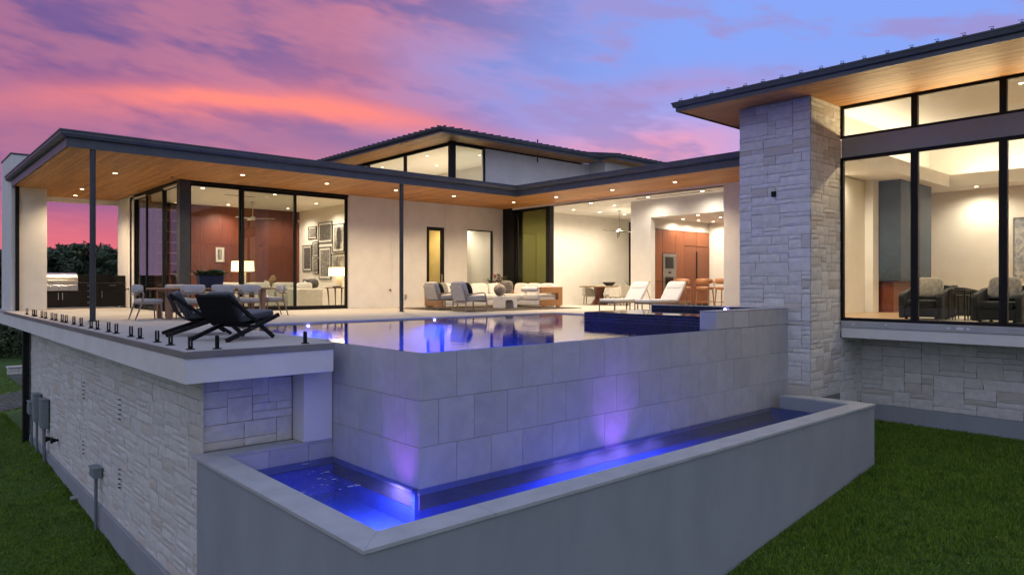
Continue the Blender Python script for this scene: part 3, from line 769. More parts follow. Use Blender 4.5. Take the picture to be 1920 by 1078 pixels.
# travel -Y then +X then -Y: outside lies to the right of travel -> use reversed normal sign by mirroring offsets
def eave(poly, z, h1=.20, h2=.14, g_=.12, parent=house):
    follow(poly, [(0.0, z-.022), (.03, z-.022), (.03, z+h1), (0.0, z+h1)], 'fascia', 'metal_dark', parent)
    follow(poly, [(.034, z+h1-.03), (.034+g_*.75, z+h1-.01), (.034+g_, z+h1+.05), (.034+g_, z+h1+h2-.035), (.034+g_+.018, z+h1+h2-.03), (.034+g_+.018, z+h1+h2), (.034, z+h1+h2)], 'gutter', 'metal_dark', parent)
eave(OUT, SZ)
b = H(); b.prism([(-2.03, 19.75), (-2.03, 10.66), (11.36, 10.66), (11.36, 1.3), (14.2, 1.3), (14.2, 21.9), (-1.5, 21.9), (-1.5, 19.75)], SZ+.03, SZ+.26); b.build('roof', 'metal_roof', house)
b = H(); b.add([(-1.9, 21.8, 4.18), (-1.9, 10.8, 4.18), (11.5, 10.8, 4.18), (11.5, 1.4, 4.18), (14.1, 1.4, 4.62), (14.1, 14.0, 4.62), (1.6, 14.5, 4.62), (1.6, 21.8, 4.62)], [(0, 1, 6, 7), (1, 2, 5, 6), (2, 3, 4, 5)]); b.build('roof_slope', 'metal_roof', house)
# ---- steel posts
for px, X in ((182, -1.53), (751, 6.68)):
    p = MB(); p.lathe([(.062, DZ), (.062, SZ)], 18, (X, 10.72, 0)); p.lathe([(.10, DZ), (.10, DZ+.012)], 18, (X, 10.72, 0)); p.build('post', 'post_steel', house)
# corner steel column of the glass room
b = H(); b.bx(1.37, 1.66, 14.22, 14.52, -.02, SZ).build('corner_column', 'post_steel', house, bev=.008)
# ---- glass room: sliding doors
def slider(axis, c, a0, a1, pane, off=0.0, fw=.07): return window('sliding_door', axis, c+off, a0, a1, .02, SZ-.07, fw, .07, pane, sill=.05)
slider('y', FY+.10, 1.66, 3.30, 'pane'); slider('y', FY+.19, 3.18, 5.05, 'pane_dusk', fw=.085); slider('y', FY+.10, 4.93, 6.86, 'pane', fw=.085)
slider('x', 1.53, 14.52, 16.22, 'pane'); slider('x', 1.45, 16.06, 17.95, 'pane_dusk'); slider('x', 1.53, 17.85, 19.5, 'pane_dusk')
H().bx(1.66, 6.86, FY, FY+.26, SZ-.069, SZ).build('door_head', 'frame_black', house); H().bx(1.40, 1.62, 14.52, 19.5, SZ-.069, SZ-.001).build('door_head', 'frame_black', house)
H().bx(1.40, 1.62, 14.52, 19.5, -.03, .022).build('door_track', 'frame_black', house); H().bx(1.66, 6.86, FY-.02, FY+.28, -.03, .021).build('door_track', 'frame_black', house)
# ---- glass room interior
ZA, YB, XG = 3.80, 19.7, 7.6
H().bx(1.40, 7.62, FY+.27, YB, -.10, .02).build('interior_floor', 'floor_stone', house)
H().bx(1.43, 7.9, FY+.26, YB+.3, ZA, ZA+.1).build('ceiling', 'ceil_in', house)
H().bx(XG, XG+.2, FY+.25, YB, -.05, ZA).build('interior_wall', 'wall_in', house)
H().bx(1.43, XG+.2, YB+.06, YB+.3, -.05, ZA+.1).build('back_wall_core', 'black_void', house)
pw = part_empty('walnut_wall', house, (2.9, YB, 0))
x = 2.95; k = 0
while x < XG-.01:
    w = min(.78, XG-x)
    for z0, z1 in ((.02, 2.36), (2.366, ZA)):
        MB(Matrix.Translation((-2.9, -YB, 0))).bx(x+.002, x+w-.002, YB, YB+.05, z0, z1).build('panel', 'walnut', pw)
    x += w
wallbox(1.45, 1.70, 19.5, YB, -.05, ZA, 'wall_in')
for (px, py) in ((390, 350), (428, 384), (530, 361.5), (540, 391), (593, 382)):
    p = on('z', ZA, px, py); downlight(house, min(max(p.x, 2.0), 7.2), max(p.y, 14.9), ZA, 210)
H().bx(3.3, 4.3, 16.0, 16.08, ZA-.006, ZA+.01).build('air_slot', 'black_void', house)
# soffit lights over the terrace
for x, y in ((-.29, 14.3), (-.29, 18.6), (-.1, 20.7), (2.44, 12.25), (5.0, 12.25), (7.39, 12.15), (9.72, 12.1), (12.52, 12.1), (12.6, 9.96), (12.6, 7.4), (12.62, 5.0)):
    downlight(sf, x, y, SZ, 290, 142, (1.0, .75, .46))
H().lathe([(.05, SZ-.01), (.05, SZ+.01)], 14, (1.1, 14.0, 0)).build('speaker_grille', 'black_void', sf)
# ---- hall behind the door and window
H().bx(7.8, 13.9, FY+.25, 17.5, -.1, .02).build('interior_floor', 'floor_stone', house)
H().bx(7.8, 13.9, FY+.25, 17.5, 3.6, 3.7).build('ceiling', 'ceil_in', house)
H().bx(7.8, 11.2, 15.6, 15.7, .02, 3.6).build('interior_wall', 'wall_warm', house)
H().bx(11.2, 13.9, 17.4, 17.5, .02, 3.6).build('interior_wall', 'wall_in', house)
H().bx(11.2, 11.3, FY+.26, 17.4, .02, 3.6).build('interior_wall', 'wall_in', house)
H().bx(13.2, 13.55, 16.2, 16.5, .02, 3.6).build('interior_wall', 'wall_grey', house)
downlight(house, 10.3, 14.95, 3.6, 170, 130, (1.0, .74, .36)); downlight(house, 12.6, 15.6, 3.6, 110); downlight(house, 13.4, 16.9, 3.6, 130)
# ---- kitchen wing
ZK = 3.85
H().bx(FXK, 24, 1.3, 13.7, -.1, .02).build('interior_floor', 'floor_stone', house)
H().bx(FXK-.02, 24, 1.3, 13.7, ZK, ZK+.12).build('ceiling', 'ceil_in', house)
H().bx(FXK+.28, 19.3, 13.4, 13.65, -.05, ZK).build('interior_wall', 'wall_in', house)
H().bx(13.9, 14.0, 13.61, FY+.25, -.05, ZT).build('wall', 'frame_black', house); H().bx(13.91, 14.0, FY+.26, 17.5, -.05, ZT).build('interior_wall', 'wall_in', house)
H().bx(19.3, 24, 13.4, 13.65, -.05, ZK).build('interior_wall', 'wall_in', house)
xm_ = on('y', 13.36, 1181, 450).x; H().bx(xm_-.02, xm_+.03, 13.3, 13.42, .02, ZK-.1).build('window_mullion', 'frame_black', house)
H().bx(21.4, 21.5, 8.6, 13.4, .02, ZK).build('interior_wall', 'wall_in', house)
H().bx(15.2, 15.45, 7.83, 8.72, .02, ZK).build('interior_wall', 'trim_white', house); H().bx(15.45, 21.5, 8.30, 8.71, .02, ZK).build('interior_wall', 'trim_white', house)
H().bx(15.2, 15.45, 1.5, 7.83, 3.22, ZK).build('bulkhead', 'trim_white', house)
H().bx(15.45, 21, 1.5, 8.3, 3.26, 3.36).build('ceiling', 'ceil_in', house)
H().bx(15.46, 19.5, 8.06, 8.30, 2.88, 3.26).build('interior_wall', 'wall_in', house)
H().bx(19.22, 19.4, 1.5, 8.06, .02, 3.26).build('interior_wall', 'wall_in', house)
H().bx(13.9, 20, 1.3, 1.5, .02, ZK).build('interior_wall', 'wall_in', house)
H().bx(14.6, 14.66, 5.0, 8.0, ZK-.006, ZK+.01).build('air_slot', 'black_void', house)
wallbox(FXK, FXK+.3, 1.35, 4.14, -.05, ZT)
for (px, py) in ((1031.7, 389.7), (1075, 393.6), (1108, 381.4), (1124.4, 398), (1151.7, 385.6), (1170.6, 402.2), (1214.5, 370), (1317, 358.6)):
    p = on('z', ZK, px, py); downlight(house, p.x, p.y, ZK, 70 if px > 1200 else 150, 168)
for (px, py) in ((1280.8, 410.8), (1308.8, 403.5), (1310, 413.4), (1337.4, 415.7), (1351, 407.7)):
    p = on('z', 3.26, px, py); downlight(house, p.x, p.y, 3.26, 90, 165)
# big pocket doors: fixed stack at the corner, open span to the pier
window('sliding_door', 'x', FXK+.09, 11.75, 13.60, .02, SZ-.07, .10, .07, 'pane_stack', sill=.03)
H().bx(FXK, FXK+.26, 4.14, 13.61, SZ-.07, SZ).build('door_head', 'frame_black', house); H().bx(FXK-.03, FXK+.26, 4.14, 13.61, -.03, .022).build('door_track', 'metal_dark', house)
H().bx(FXK+.02, FXK+.24, 11.60, 11.72, .02, SZ-.07).build('door_stile', 'frame_black', house)
# olive-toned wall behind the stack of panes
# ---- upper clerestory block
YU = 17.0; cu = on('y', YU, 848, 266); XU, ZU = cu.x, cu.z
zb_ = 4.3
e0 = on('z', ZU, 828, 248)              # eave corner
jx = on('y', e0.y, 1125, 292).x
xr = on('y', YU, 910, 300).x
yl = on('x', XU, 690, 300).y
H().bx(xr, jx+.6, YU, YU+.25, zb_, ZU+.02).build('wall', 'stucco', house)
wallbox(jx+.6, jx+7, YU-1.1, YU+.25, zb_, ZU+.02)
H().bx(XU-.12, XU+.12, YU-.1, YU+.14, zb_, ZU).build('corner_column', 'frame_black', house)
window('window', 'y', YU+.04, XU+.12, xr, zb_, ZU-.06, .07, .10, 'pane_dusk')
ym = on('x', XU, 759, 290).y
window('window', 'x', XU+.04, YU+.14, ym, zb_, ZU-.06, .07, .10, 'pane'); window('window', 'x', XU+.04, ym+.03, yl, zb_, ZU-.06, .07, .10, 'pane'); window('window', 'x', XU+.04, yl+.03, yl+3.5, zb_, ZU-.06, .07, .10, 'pane')
H().bx(XU-.02, jx, YU-.02, YU+.2, ZU-.062, ZU+.001).build('door_head', 'frame_black', house); H().bx(XU-.02, XU+.2, YU+.2, yl+3.6, ZU-.062, ZU+.001).build('door_head', 'frame_black', house)
H().bx(XU+.1, XU+7, YU+.2, YU+14, ZU+.02, ZU+.10).build('ceiling', 'ceil_in', house)
H().bx(XU+.1, XU+7, YU+12.5, YU+12.6, zb_, ZU+.02).build('interior_wall', 'wall_in', house); H().bx(XU+5.0, XU+5.1, YU+.26, YU+12.5, zb_, ZU+.02).build('interior_wall', 'wall_in', house); H().bx(XU+.1, XU+7, YU+.26, YU+12.5, 4.3, 4.36).build('interior_floor', 'floor_stone', house)
for (dx, dy) in ((1.2, 1.6), (3.0, 1.8), (1.2, 3.6), (3.0, 3.8), (1.3, 5.6), (3.2, 5.6), (1.4, 8.0), (3.2, 9.5)): downlight(house, XU+dx, YU+dy, ZU+.018, 300)
ex, ey = e0.x, e0.y; RX = jx+8
planks('soffit', house, ex+.06, RX, ey+.06, YU+12, ZU+.002, clip=lambda x, lo, hi: ((ey+.06, YU+12) if x < XU else ((ey+.06, YU-.02) if x < jx else (ey-.75, YU-1.1))))
UP = [(ex, YU+12), (ex, ey), (jx, ey), (jx+.25, ey-.8), (RX, ey-.8)]
eave(UP, ZU, .10, .10, .10)
# hip roof with standing seams
b = H(); rz_ = ZU+.21; ty = YU+5; tz = ZU+1.3; tx = XU+5.5
b.add([(ex-.06, YU+12, rz_), (ex-.06, ey-.06, rz_), (jx, ey-.06, rz_), (jx+.25, ey-.86, rz_), (RX, ey-.86, rz_), (tx, ty, tz), (RX, ty, tz), (tx, YU+12, tz)], [(0, 1, 5, 7), (1, 2, 6, 5), (2, 3, 4, 6)]); b.build('roof', 'metal_roof', house)
b = H()
n = int((YU+12-ey)/.42)
for i in range(n):
    y = ey + .1 + i*.42; t = min(1, (y-ey)/(ty-ey)); b.bar((ex-.16, y, rz_+.03), (ex-.06+(tx-ex)*t*.9, y, rz_+.03+(tz-rz_)*t*.9), .03, .06)
n = int((RX-ex)/.42)
for i in range(n):
    x = ex + .1 + i*.42; yy = ey-.16 if x < jx+.1 else ey-.96; t = min(1, (x-ex)/(tx-ex)); b.bar((x, yy, rz_+.03), (x, yy+.1+(ty-ey)*t*.9, rz_+.03+(tz-rz_)*t*.9), .03, .06)
b.build('roof_seams', 'metal_roof', house, kind='stuff')
H().tube([on('y', ey+1.0, 1008, 262), on('y', ey+1.0, 1008, 285)-Vector((0, 0, .5))], .035, 8).build('vent_pipe', 'metal_dark', house)
# ---- stone tower
XC, YC0, YC1 = 9.713, -.499, 1.17; XW = 11.162; XS = 12.338; SZR = 4.90
st = part_empty('stone_tower', house, (XC, YC0, -1.6))
T_ = Matrix.Translation((-XC, -YC0, 1.6))
MB(T_).bx(XC+.005, XW+.05, YC0+.005, YC1, -2.6, SZR+.1).build('tower_core', 'mortar', st)
MB(T_).bx(XW+.05, XS, YC0+.005, YC1, -2.6, -.335).build('tower_core', 'mortar', st)
stone_face(st, Vector((0, YC1-YC0, 0)), R_(-90), ashlar(YC1-YC0, 6.5, .10, .098, (3, 7), (1, 3), 21, (3, 6, 2)), 'stone', limit=135, key=lambda c: -c[1])
stone_face(st, Vector((0, 0, 0)), 0, ashlar(XW-XC, 6.5, .118, .098, (2, 5), (1, 3), 33, (4, 5, 1)), 'stone', limit=90, key=lambda c: -c[1])
stone_face(st, Vector((XW-XC, 0, -.3)), 0, ashlar(XS-XW, 1.56, .118, .112, (2, 5), (1, 3), 35), 'stone')
p = on('x', XC-.06, 1450, 364); MB(T_ @ Matrix.Translation(p)).bx(-.02, .05, -.045, .045, -.058, .058).build('wall_fixture', 'metal_black', st, bev=.006)
# ---- right wing: bay window over a stone wall
YE = -8.0
lowst = part_empty('stone_base_wall', house, (XS, YC0, -1.95))
MB(Matrix.Translation((-XS, -YC0, 1.95))).bx(XS+.005, XS+.4, YE, YC0+.1, -2.6, -.335).build('wall_core', 'mortar', lowst)
MB(Matrix.Translation((-XS, -YC0, 1.95))).bx(XS-.035, XS+.3, YE, YC0+.02, -3.2, -1.945).build('plinth', 'stucco_grey', lowst, bev=.006)
cells = ashlar(4.4, 1.60, .118, .112, (3, 7), (1, 3), 44)
stone_face(lowst, Vector((0, 0, .01)), R_(-90), cells, 'stone', limit=60, key=lambda c: c[0])
stone_face(lowst, Vector((0, -4.4, .01)), R_(-90), [(c[0], c[1], c[2], c[3]) for c in ashlar(3.0, 1.60, .118, .112, (3, 7), (1, 3), 45)], 'stone', limit=0)
H().bx(XW-.03, XS+.4, YE, YC0-.04, -.335, -.10).build('bay_slab', 'stucco', house, bev=.008)
H().bx(XW-.055, XS+.4, YE, YC0-.04, -.099, .045).build('bay_sill', 'coping', house, bev=.006)
pp = H()
for px, py, w_, h_ in ((1600, 608, .06, .016), (1661, 609.5, .06, .018), (1778, 615, .10, .02), (1800, 616, .16, .035), (1815, 617, .08, .02)):
    p_ = on('x', XW-.056, px, py); k_ = 9
    pp.add([(XW-.0565, p_.y+w_*.5*math.cos(6.283*i/k_)*random.uniform(.7, 1.2), p_.z+h_*math.sin(6.283*i/k_)*random.uniform(.6, 1.2)) for i in range(k_)], [tuple(range(k_))])
pp.build('paint_scuffs', 'chimney_white', house, kind='stuff')
edges = [YC0+.002, -2.04, -3.62, -5.3, -7.0]
for i in range(4):
    window('window', 'x', XW+.05, edges[i+1]-.0, edges[i]-.004, .046, 3.73, .07, .10, 'pane'); window('window', 'x', XW+.05, edges[i+1], edges[i]-.004, 4.165, SZR, .06, .10, 'pane')
H().bx(XW-.02, XW+.25, YE, YC0-.04, 3.731, 4.164).build('spandrel', 'stucco_grey', house)
wallbox(XW, XW+.2, YE, -7.01, -.09, SZR)
planks('soffit', house, 8.76, XW+.3, YE, 2.18, SZR+.001, clip=lambda x, lo, hi: (YE, 2.18), w=.12)
planks('soffit', house, XW+.3, 14.5, 1.2, 2.18, SZR+.001, w=.12)
REV = [(14.5, 2.20), (8.74, 2.20), (8.74, YE)]
eave(REV, SZR, .09, .10, .06)
b = H(); r0 = SZR+.195; b.add([(8.66, YE, r0), (8.66, 2.28, r0), (14.5, 2.28, r0), (14.5, -1.5, r0+1.2), (13.0, -1.9, r0+1.0), (14.5, YE, r0+1.2)], [(0, 1, 4), (1, 2, 3, 4), (0, 4, 3, 5)]); b.build('roof', 'metal_roof', house)
b = H()
for i in range(26):
    y = 2.1 - i*.41; b.bar((8.64, y, r0+.005), (10.6, y, r0+.36), .016, .035)
    b.bx(8.76, 8.766, y-.004, y+.004, r0+.02, r0+.09); b.bx(8.76, 8.766, y+.004, y+.07, r0+.082, r0+.09)
b.build('roof_seams', 'metal_roof', house, kind='stuff')
# interior of the right wing: tray ceiling with cove light
ZC = 4.0; tcn = on('z', ZC, 1781, 351.6); XT, YT = tcn.x, tcn.y; XBK = on('z', ZC, 1840, 354.5).x
YLW = 1.78
H().bx(XW+.1, XBK, YE, YLW, -.1, .0).build('floor_core', 'mortar', house)
planks('interior_floor', house, XW+.1, XBK, YE, YLW, .002, 'floor_oak', .16, 'y', .012)
H().bx(XBK, XBK+.2, YE, YLW+.2, -.05, 5.6).build('interior_wall', 'wall_in', house)
H().bx(XW+.26, XBK, YT, YLW+.05, ZC, ZC+.12).build('ceiling', 'ceil_in', house); H().bx(XT, XBK, YE, YT, ZC+.001, ZC+.12).build('ceiling', 'ceil_in', house)
H().bx(XW+.26, XT+.05, YT, YT+.05, ZC+.119, ZC+.40).build('cove_fascia', 'wall_in', house); H().bx(XT, XT+.05, YE, YT, ZC+.119, ZC+.40).build('cove_fascia', 'wall_in', house)
H().bx(XW+.2, XBK, YE, YT+.9, 5.5, 5.6).build('ceiling', 'ceil_in', house); H().bx(XW+.26, XT+.9, YT+.8, YT+.9, ZC+.12, 5.5).build('interior_wall', 'wall_in', house); H().bx(XT+.8, XT+.9, YE, YT+.8, ZC+.12, 5.5).build('interior_wall', 'wall_in', house)
cv = H(); cv.bx(XW+.3, XT+.3, YT+.16, YT+.24, ZC+.16, ZC+.19); cv.bx(XT+.16, XT+.24, YE+.2, YT+.1, ZC+.16, ZC+.19); cv.build('cove_and_added_strip', 'cove_and_added_led', house)
l = lamp('cove_and_added_glow', 'AREA', ((XW+XT)/2, YT+.3, ZC+.25), 75, WARM, house, shape='RECTANGLE', size=XT-XW-.5, size_y=.2); l.rotation_euler = (R_(160), 0, 0)
l = lamp('cove_and_added_glow', 'AREA', (XT+.3, (YE+YT)/2, ZC+.25), 75, WARM, house, shape='RECTANGLE', size=.2, size_y=YT-YE-.5); l.rotation_euler = (0, R_(200), 0)
wallbox(XW+.1, XBK, YLW, YLW+.15, -.05, ZC, 'wall_in'); wallbox(XW+.1, XW+.25, YC1-.02, YLW, -.05, ZC, 'wall_in'); wallbox(XW+.2, XBK, YE-.15, YE, -.05, 5.6, 'wall_in')
fb0 = on('z', ZC, 1689, 336); fb1 = on('z', ZC, 1752, 350.6)
H().bx(fb0.x-.45, fb0.x-.02, fb0.y+.62, YLW, .0, ZC).build('interior_wall', 'wall_in', house)
fp = part_empty('fireplace_block', house, (fb0.x, fb0.y, 0)); T_ = Matrix.Translation((-fb0.x, -fb0.y, 0))
MB(T_).bx(fb0.x, fb1.x, fb0.y, YLW-.02, .96, ZC-.001).build('panel', 'blue_panel', fp, bev=.006)
MB(T_).bx(fb0.x+.15, fb1.x, fb0.y+.25, YLW-.02, .012, .955).build('base', 'walnut', fp, bev=.006)
for x, y in ((14.5, -3.2), (17.5, -3.2), (14.5, -5.6), (18, -5.6)): downlight(house, x, y, 5.5, 190, 150)
for px, py in ((1835, 351.5), (1690, 205)):
    if py > 300: p = on('z', ZC, px, py); downlight(house, p.x-.25, p.y, ZC, 190, 160)
for x, y in ((XBK-.6, -3.2), (XBK-.6, -5.2), (13.2, 1.0), (15.2, 1.2)): downlight(house, x, y, ZC, 230, 165)
H().bx(XW+.28, XW+.36, -6.9, YC0-.1, 4.165, 4.185).build('cove_and_added_strip', 'cove_and_added_led', house)  # added glowing strip on the window side, hidden behind the spandrel
for i in range(3):
    l = lamp('cove_and_added_glow', 'AREA', (XW+.90, (edges[i]+edges[i+1])/2, 4.12), 28, (1.0, .74, .40), house, shape='RECTANGLE', size=.06, size_y=abs(edges[i]-edges[i+1])-.25)  # added unseen uplight that brightens the outer soffit through the transoms
    l.rotation_euler = (0, R_(112), 0)
house.location = (6.0, 14.3, -.05)
for c in list(house.children): c.matrix_parent_inverse = Matrix.Translation(-house.location)
# ------------------------------------------------------------------ glass-fence clamps along the terrace edge
ORD = ['first', 'second', 'third', 'fourth', 'fifth', 'sixth', 'seventh', 'eighth', 'ninth', 'tenth', 'eleventh', 'twelfth', 'thirteenth', 'fourteenth', 'fifteenth', 'sixteenth', 'seventeenth', 'eighteenth', 'nineteenth', 'twentieth']
sp = thing('glass_clamp', '', 'fence clamp', group='fence clamps along the terrace edge')
MB().lathe([(.058, 0), (.058, .010), (.052, .013)], 20).build('base_plate', 'metal_black', sp)
b = MB()
for s in (-1, 1):
    b.prism([(s*.010, -.024), (s*.026, -.018), (s*.026, .018), (s*.010, .024)][::s], .012, .165)
    b.prism([(s*.010, -.019), (s*.021, -.013), (s*.021, .013), (s*.010, .019)][::s], .166, .176)
b.bx(-.0099, .0099, -.022, .022, .012, .045); b.build('clamp_jaws', 'metal_black', sp)
spots = [(351, 655.5), (315, 647.5), (292.5, 642), (263, 635), (245, 631.5), (220, 625.5), (205, 622.5), (184, 618), (172, 615.5), (154, 611.5), (143, 608.5), (127, 605.5), (117, 604), (104, 601.5), (95, 600), (84, 597.5), (76, 596), (65, 593.5), (59, 592.5), (49, 590)]
for i, (px, py) in enumerate(spots):
    y = on('z', DZ, px, py).y; o = sp if i == 0 else copy_tree(sp)
    place(o, (-2.105, y, DZ), R_(0), 'black fence clamp on the lawn-side edge, %s from the front corner' % ORD[i])
o = copy_tree(sp); place(o, (-1.82, 1.97, DZ), R_(90), 'black fence clamp on the front edge beside the corner')
o = copy_tree(sp); place(o, (-.60, 1.97, DZ), R_(90), 'black fence clamp on the front edge nearest the pool')
# ------------------------------------------------------------------ black lounge chairs
def lounge_chair(label):
    t = thing('lounge_chair', label, 'lounge chair', group='black lounge chairs by the pool')
    for s in (-1, 1):
        y = s*.36
        MB().bar((-.02, y, .02), (1.03, y, .365), .05, .06).build('seat_rail', 'metal_black', t, bev=.005)
        MB().bar((.97, y-s*.05, .02), (.04, y-s*.05, .68), .045, .055).build('back_rail', 'metal_black', t, bev=.005)
    MB().bar((.05, -.34, .67), (.05, .34, .67), .035, .035).build('crossbar', 'metal_black', t, bev=.004)
    MB().bar((.58, -.36, .20), (.58, .36, .20), .035, .035).build('crossbar', 'metal_black', t, bev=.004)
    MB().bar((1.0, -.36, .345), (1.0, .36, .345), .035, .035).build('crossbar', 'metal_black', t, bev=.004)
    prof = [(.04, .68), (.10, .54), (.16, .41), (.24, .30), (.34, .245), (.46, .235), (.62, .262), (.80, .30), (1.0, .345)]
    c = MB()
    for i in range(34):
        y = -.33 + .66*i/33; c.tube([(x, y, z) for x, z in prof], .0078, 5)
    for k in range(15):
        f = k/14*(len(prof)-1.001); i = int(f); u = f-i
        x = prof[i][0]*(1-u)+prof[i+1][0]*u; z = prof[i][1]*(1-u)+prof[i+1][1]*u; c.tube([(x, -.335, z), (x, .335, z)], .006, 5)
    c.build('woven_cords', 'cord_black', t)
    MB().cushion((.68, 0, .355), (.76, .62, .12), rot('Y', R_(-7)), .36, 12).build('seat_cushion', 'cush_charcoal', t)
    MB().cushion((.26, 0, .515), (.12, .62, .47), rot('Y', R_(-28)), .40, 12).build('back_cushion', 'cush_charcoal', t)
    return t
lc = lounge_chair('black woven lounge chair with charcoal cushions nearest the deck corner'); place(lc, (-1.49, 3.245, DZ), R_(23.5))
lc2 = copy_tree(lc); place(lc2, (-1.62, 4.95, DZ), R_(-11), 'black woven lounge chair behind its twin, farther from the deck corner')
# ------------------------------------------------------------------ outdoor dining set
TY = 10.95
tb = thing('dining_table', 'long teak outdoor dining table under the soffit', 'table', (0, 0, DZ))
x0 = on('y', TY, 284, 541).x; x1 = on('y', TY, 503, 538).x
for i in range(6): MB().bx(x0, x1, TY-.5+i/6, TY-.5+(i+1)/6-.006, .705, .75).build('board', 'table_teak', tb, bev=.004)
for x in (x0+.28, x1-.30):
    for y in (TY-.38, TY+.38): MB().bx(x-.055, x+.055, y-.055, y+.055, 0, .66).build('leg', 'table_teak', tb, bev=.006)
    MB().bx(x-.05, x+.05, TY-.45, TY+.45, .66, .705).build('cross_rail', 'table_teak', tb, bev=.004)
MB().bx(x0+.34, x1-.36, TY-.04, TY+.04, .66, .704).build('stretcher', 'table_teak', tb, bev=.004)
def dining_chair(label):
    t = thing('dining_chair', label, 'chair', group='upholstered chairs around the outdoor table')
    for s in (-1, 1):
        MB().tube([(.25, s*.24, 0), (.22, s*.24, .40)], [.015, .021], 8).build('leg', 'grey_teak', t)
        MB().tube([(-.34, s*.23, 0), (-.20, s*.255, .42), (-.17, s*.265, .60), (-.20, s*.265, .665), (-.285, s*.23, .69)], [.015, .022, .022, .024, .022], 8).build('leg', 'grey_teak', t)
    MB().bar((-.20, -.24, .385), (-.20, .24, .385), .03, .045).bar((.22, -.24, .385), (.22, .24, .385), .03, .045).bar((-.2, .245, .385), (.22, .245, .385), .03, .045).bar((-.2, -.245, .385), (.22, -.245, .385), .03, .045).build('seat_frame', 'grey_teak', t)
    MB().cushion((.02, 0, .445), (.54, .52, .10), None, .30, 10).build('seat_cushion', 'cush_dine', t)
    b = MB(); n = 9
    pts = [(-.29 + .075*abs(2*i/(n-1)-1)**2.2, -.27 + .54*i/(n-1), .73) for i in range(n)]
    vs = []; fs = []; m_ = 12
    for i, p in enumerate(pts):
        for k in range(m_):
            a = 2*math.pi*k/m_; r = 1.0 if 0 < i < n-1 else .82
            cx_, cz_ = math.copysign(abs(math.cos(a))**.6, math.cos(a)), math.copysign(abs(math.sin(a))**.6, math.sin(a))
            vs.append((p[0]+.045*r*cx_, p[1], p[2]+.10*r*cz_ + .035*(cz_ > 0)*0))
    for i in range(n-1):
        for k in range(m_): k2 = (k+1) % m_; fs.append((i*m_+k, i*m_+k2, (i+1)*m_+k2, (i+1)*m_+k))
    fs += [tuple(range(m_))[::-1], tuple(range((n-1)*m_, n*m_))]
    b.add(vs, fs, True); b.build('backrest', 'cush_dine', t)
    MB().tube([(-.285, -.25, .60), (-.315, 0, .60), (-.285, .25, .60)], .016, 8).build('back_rail', 'grey_teak', t)
    return t
dc = dining_chair('grey chair at the left head of the outdoor dining table'); place(dc, (x0-.12, TY-.12, DZ), R_(4))
for px, lb in ((363.5, 'grey dining chair on the near side, closest to the left head chair'), (420.5, 'grey dining chair on the near side, middle of three'), (470, 'grey dining chair on the near side, closest to the right head chair')):
    p = on('y', TY-.86, px, 532); place(copy_tree(dc), (p.x, TY-.58, DZ), R_(90), lb)
for px, lb in ((330, 'grey dining chair on the far side, at the left'), (388, 'grey dining chair on the far side, behind the blue planter'), (436, 'grey dining chair on the far side, at the right')):
    p = on('y', TY+.86, px, 532); place(copy_tree(dc), (p.x, TY+.60, DZ), R_(-90), lb)
place(copy_tree(dc), (x1+.14, TY+.05, DZ), R_(178), 'grey chair at the right head of the outdoor dining table')
# planter on the table
pc = on('y', TY, 394, 520)
pl = thing('planter', 'dark blue trough of succulents standing on the outdoor dining table', 'planter', (pc.x, TY, DZ+.75))
b = MB(); b.add([(-.27, -.11, 0), (.27, -.11, 0), (.27, .11, 0), (-.27, .11, 0), (-.31, -.14, .30), (.31, -.14, .30), (.31, .14, .30), (-.31, .14, .30)], [(3, 2, 1, 0), (4, 5, 6, 7), (0, 1, 5, 4), (1, 2, 6, 5), (2, 3, 7, 6), (3, 0, 4, 7)]); b.build('trough', 'planter_blue', pl, bev=.01)
lv = MB()
def rosette(b, c, r, n, up, w, seed):
    rr = random.Random(seed)
    for i in range(n):
        a = i*2.4 + rr.uniform(-.2, .2); el = up*(i/n) + rr.uniform(.1, .3); L = r*(1-.45*i/n)
        d_ = Vector((math.cos(a)*math.cos(el), math.sin(a)*math.cos(el), math.sin(el))); s = Vector((-math.sin(a), math.cos(a), 0))*w*L
        c_ = Vector(c); m_ = c_+d_*L*.55; u_ = Vector((0, 0, .012))
        b.add([tuple(c_), tuple(m_+s), tuple(c_+d_*L), tuple(m_-s), tuple(m_-u_)], [(0, 1, 2, 3), (0, 4, 1), (1, 4, 2), (2, 4, 3), (3, 4, 0)])
for i in range(22): rosette(lv, (random.uniform(-.28, .28), random.uniform(-.10, .10), .29), random.uniform(.18, .32), 16, 1.3, .14, i)
lv.build('spiky_leaves', 'leaf', pl, kind='stuff')
lv = MB(); rosette(lv, (.19, -.12, .37), .16, 26, 1.2, .42, 77); lv.build('pale_rosette', 'leaf_pale', pl)
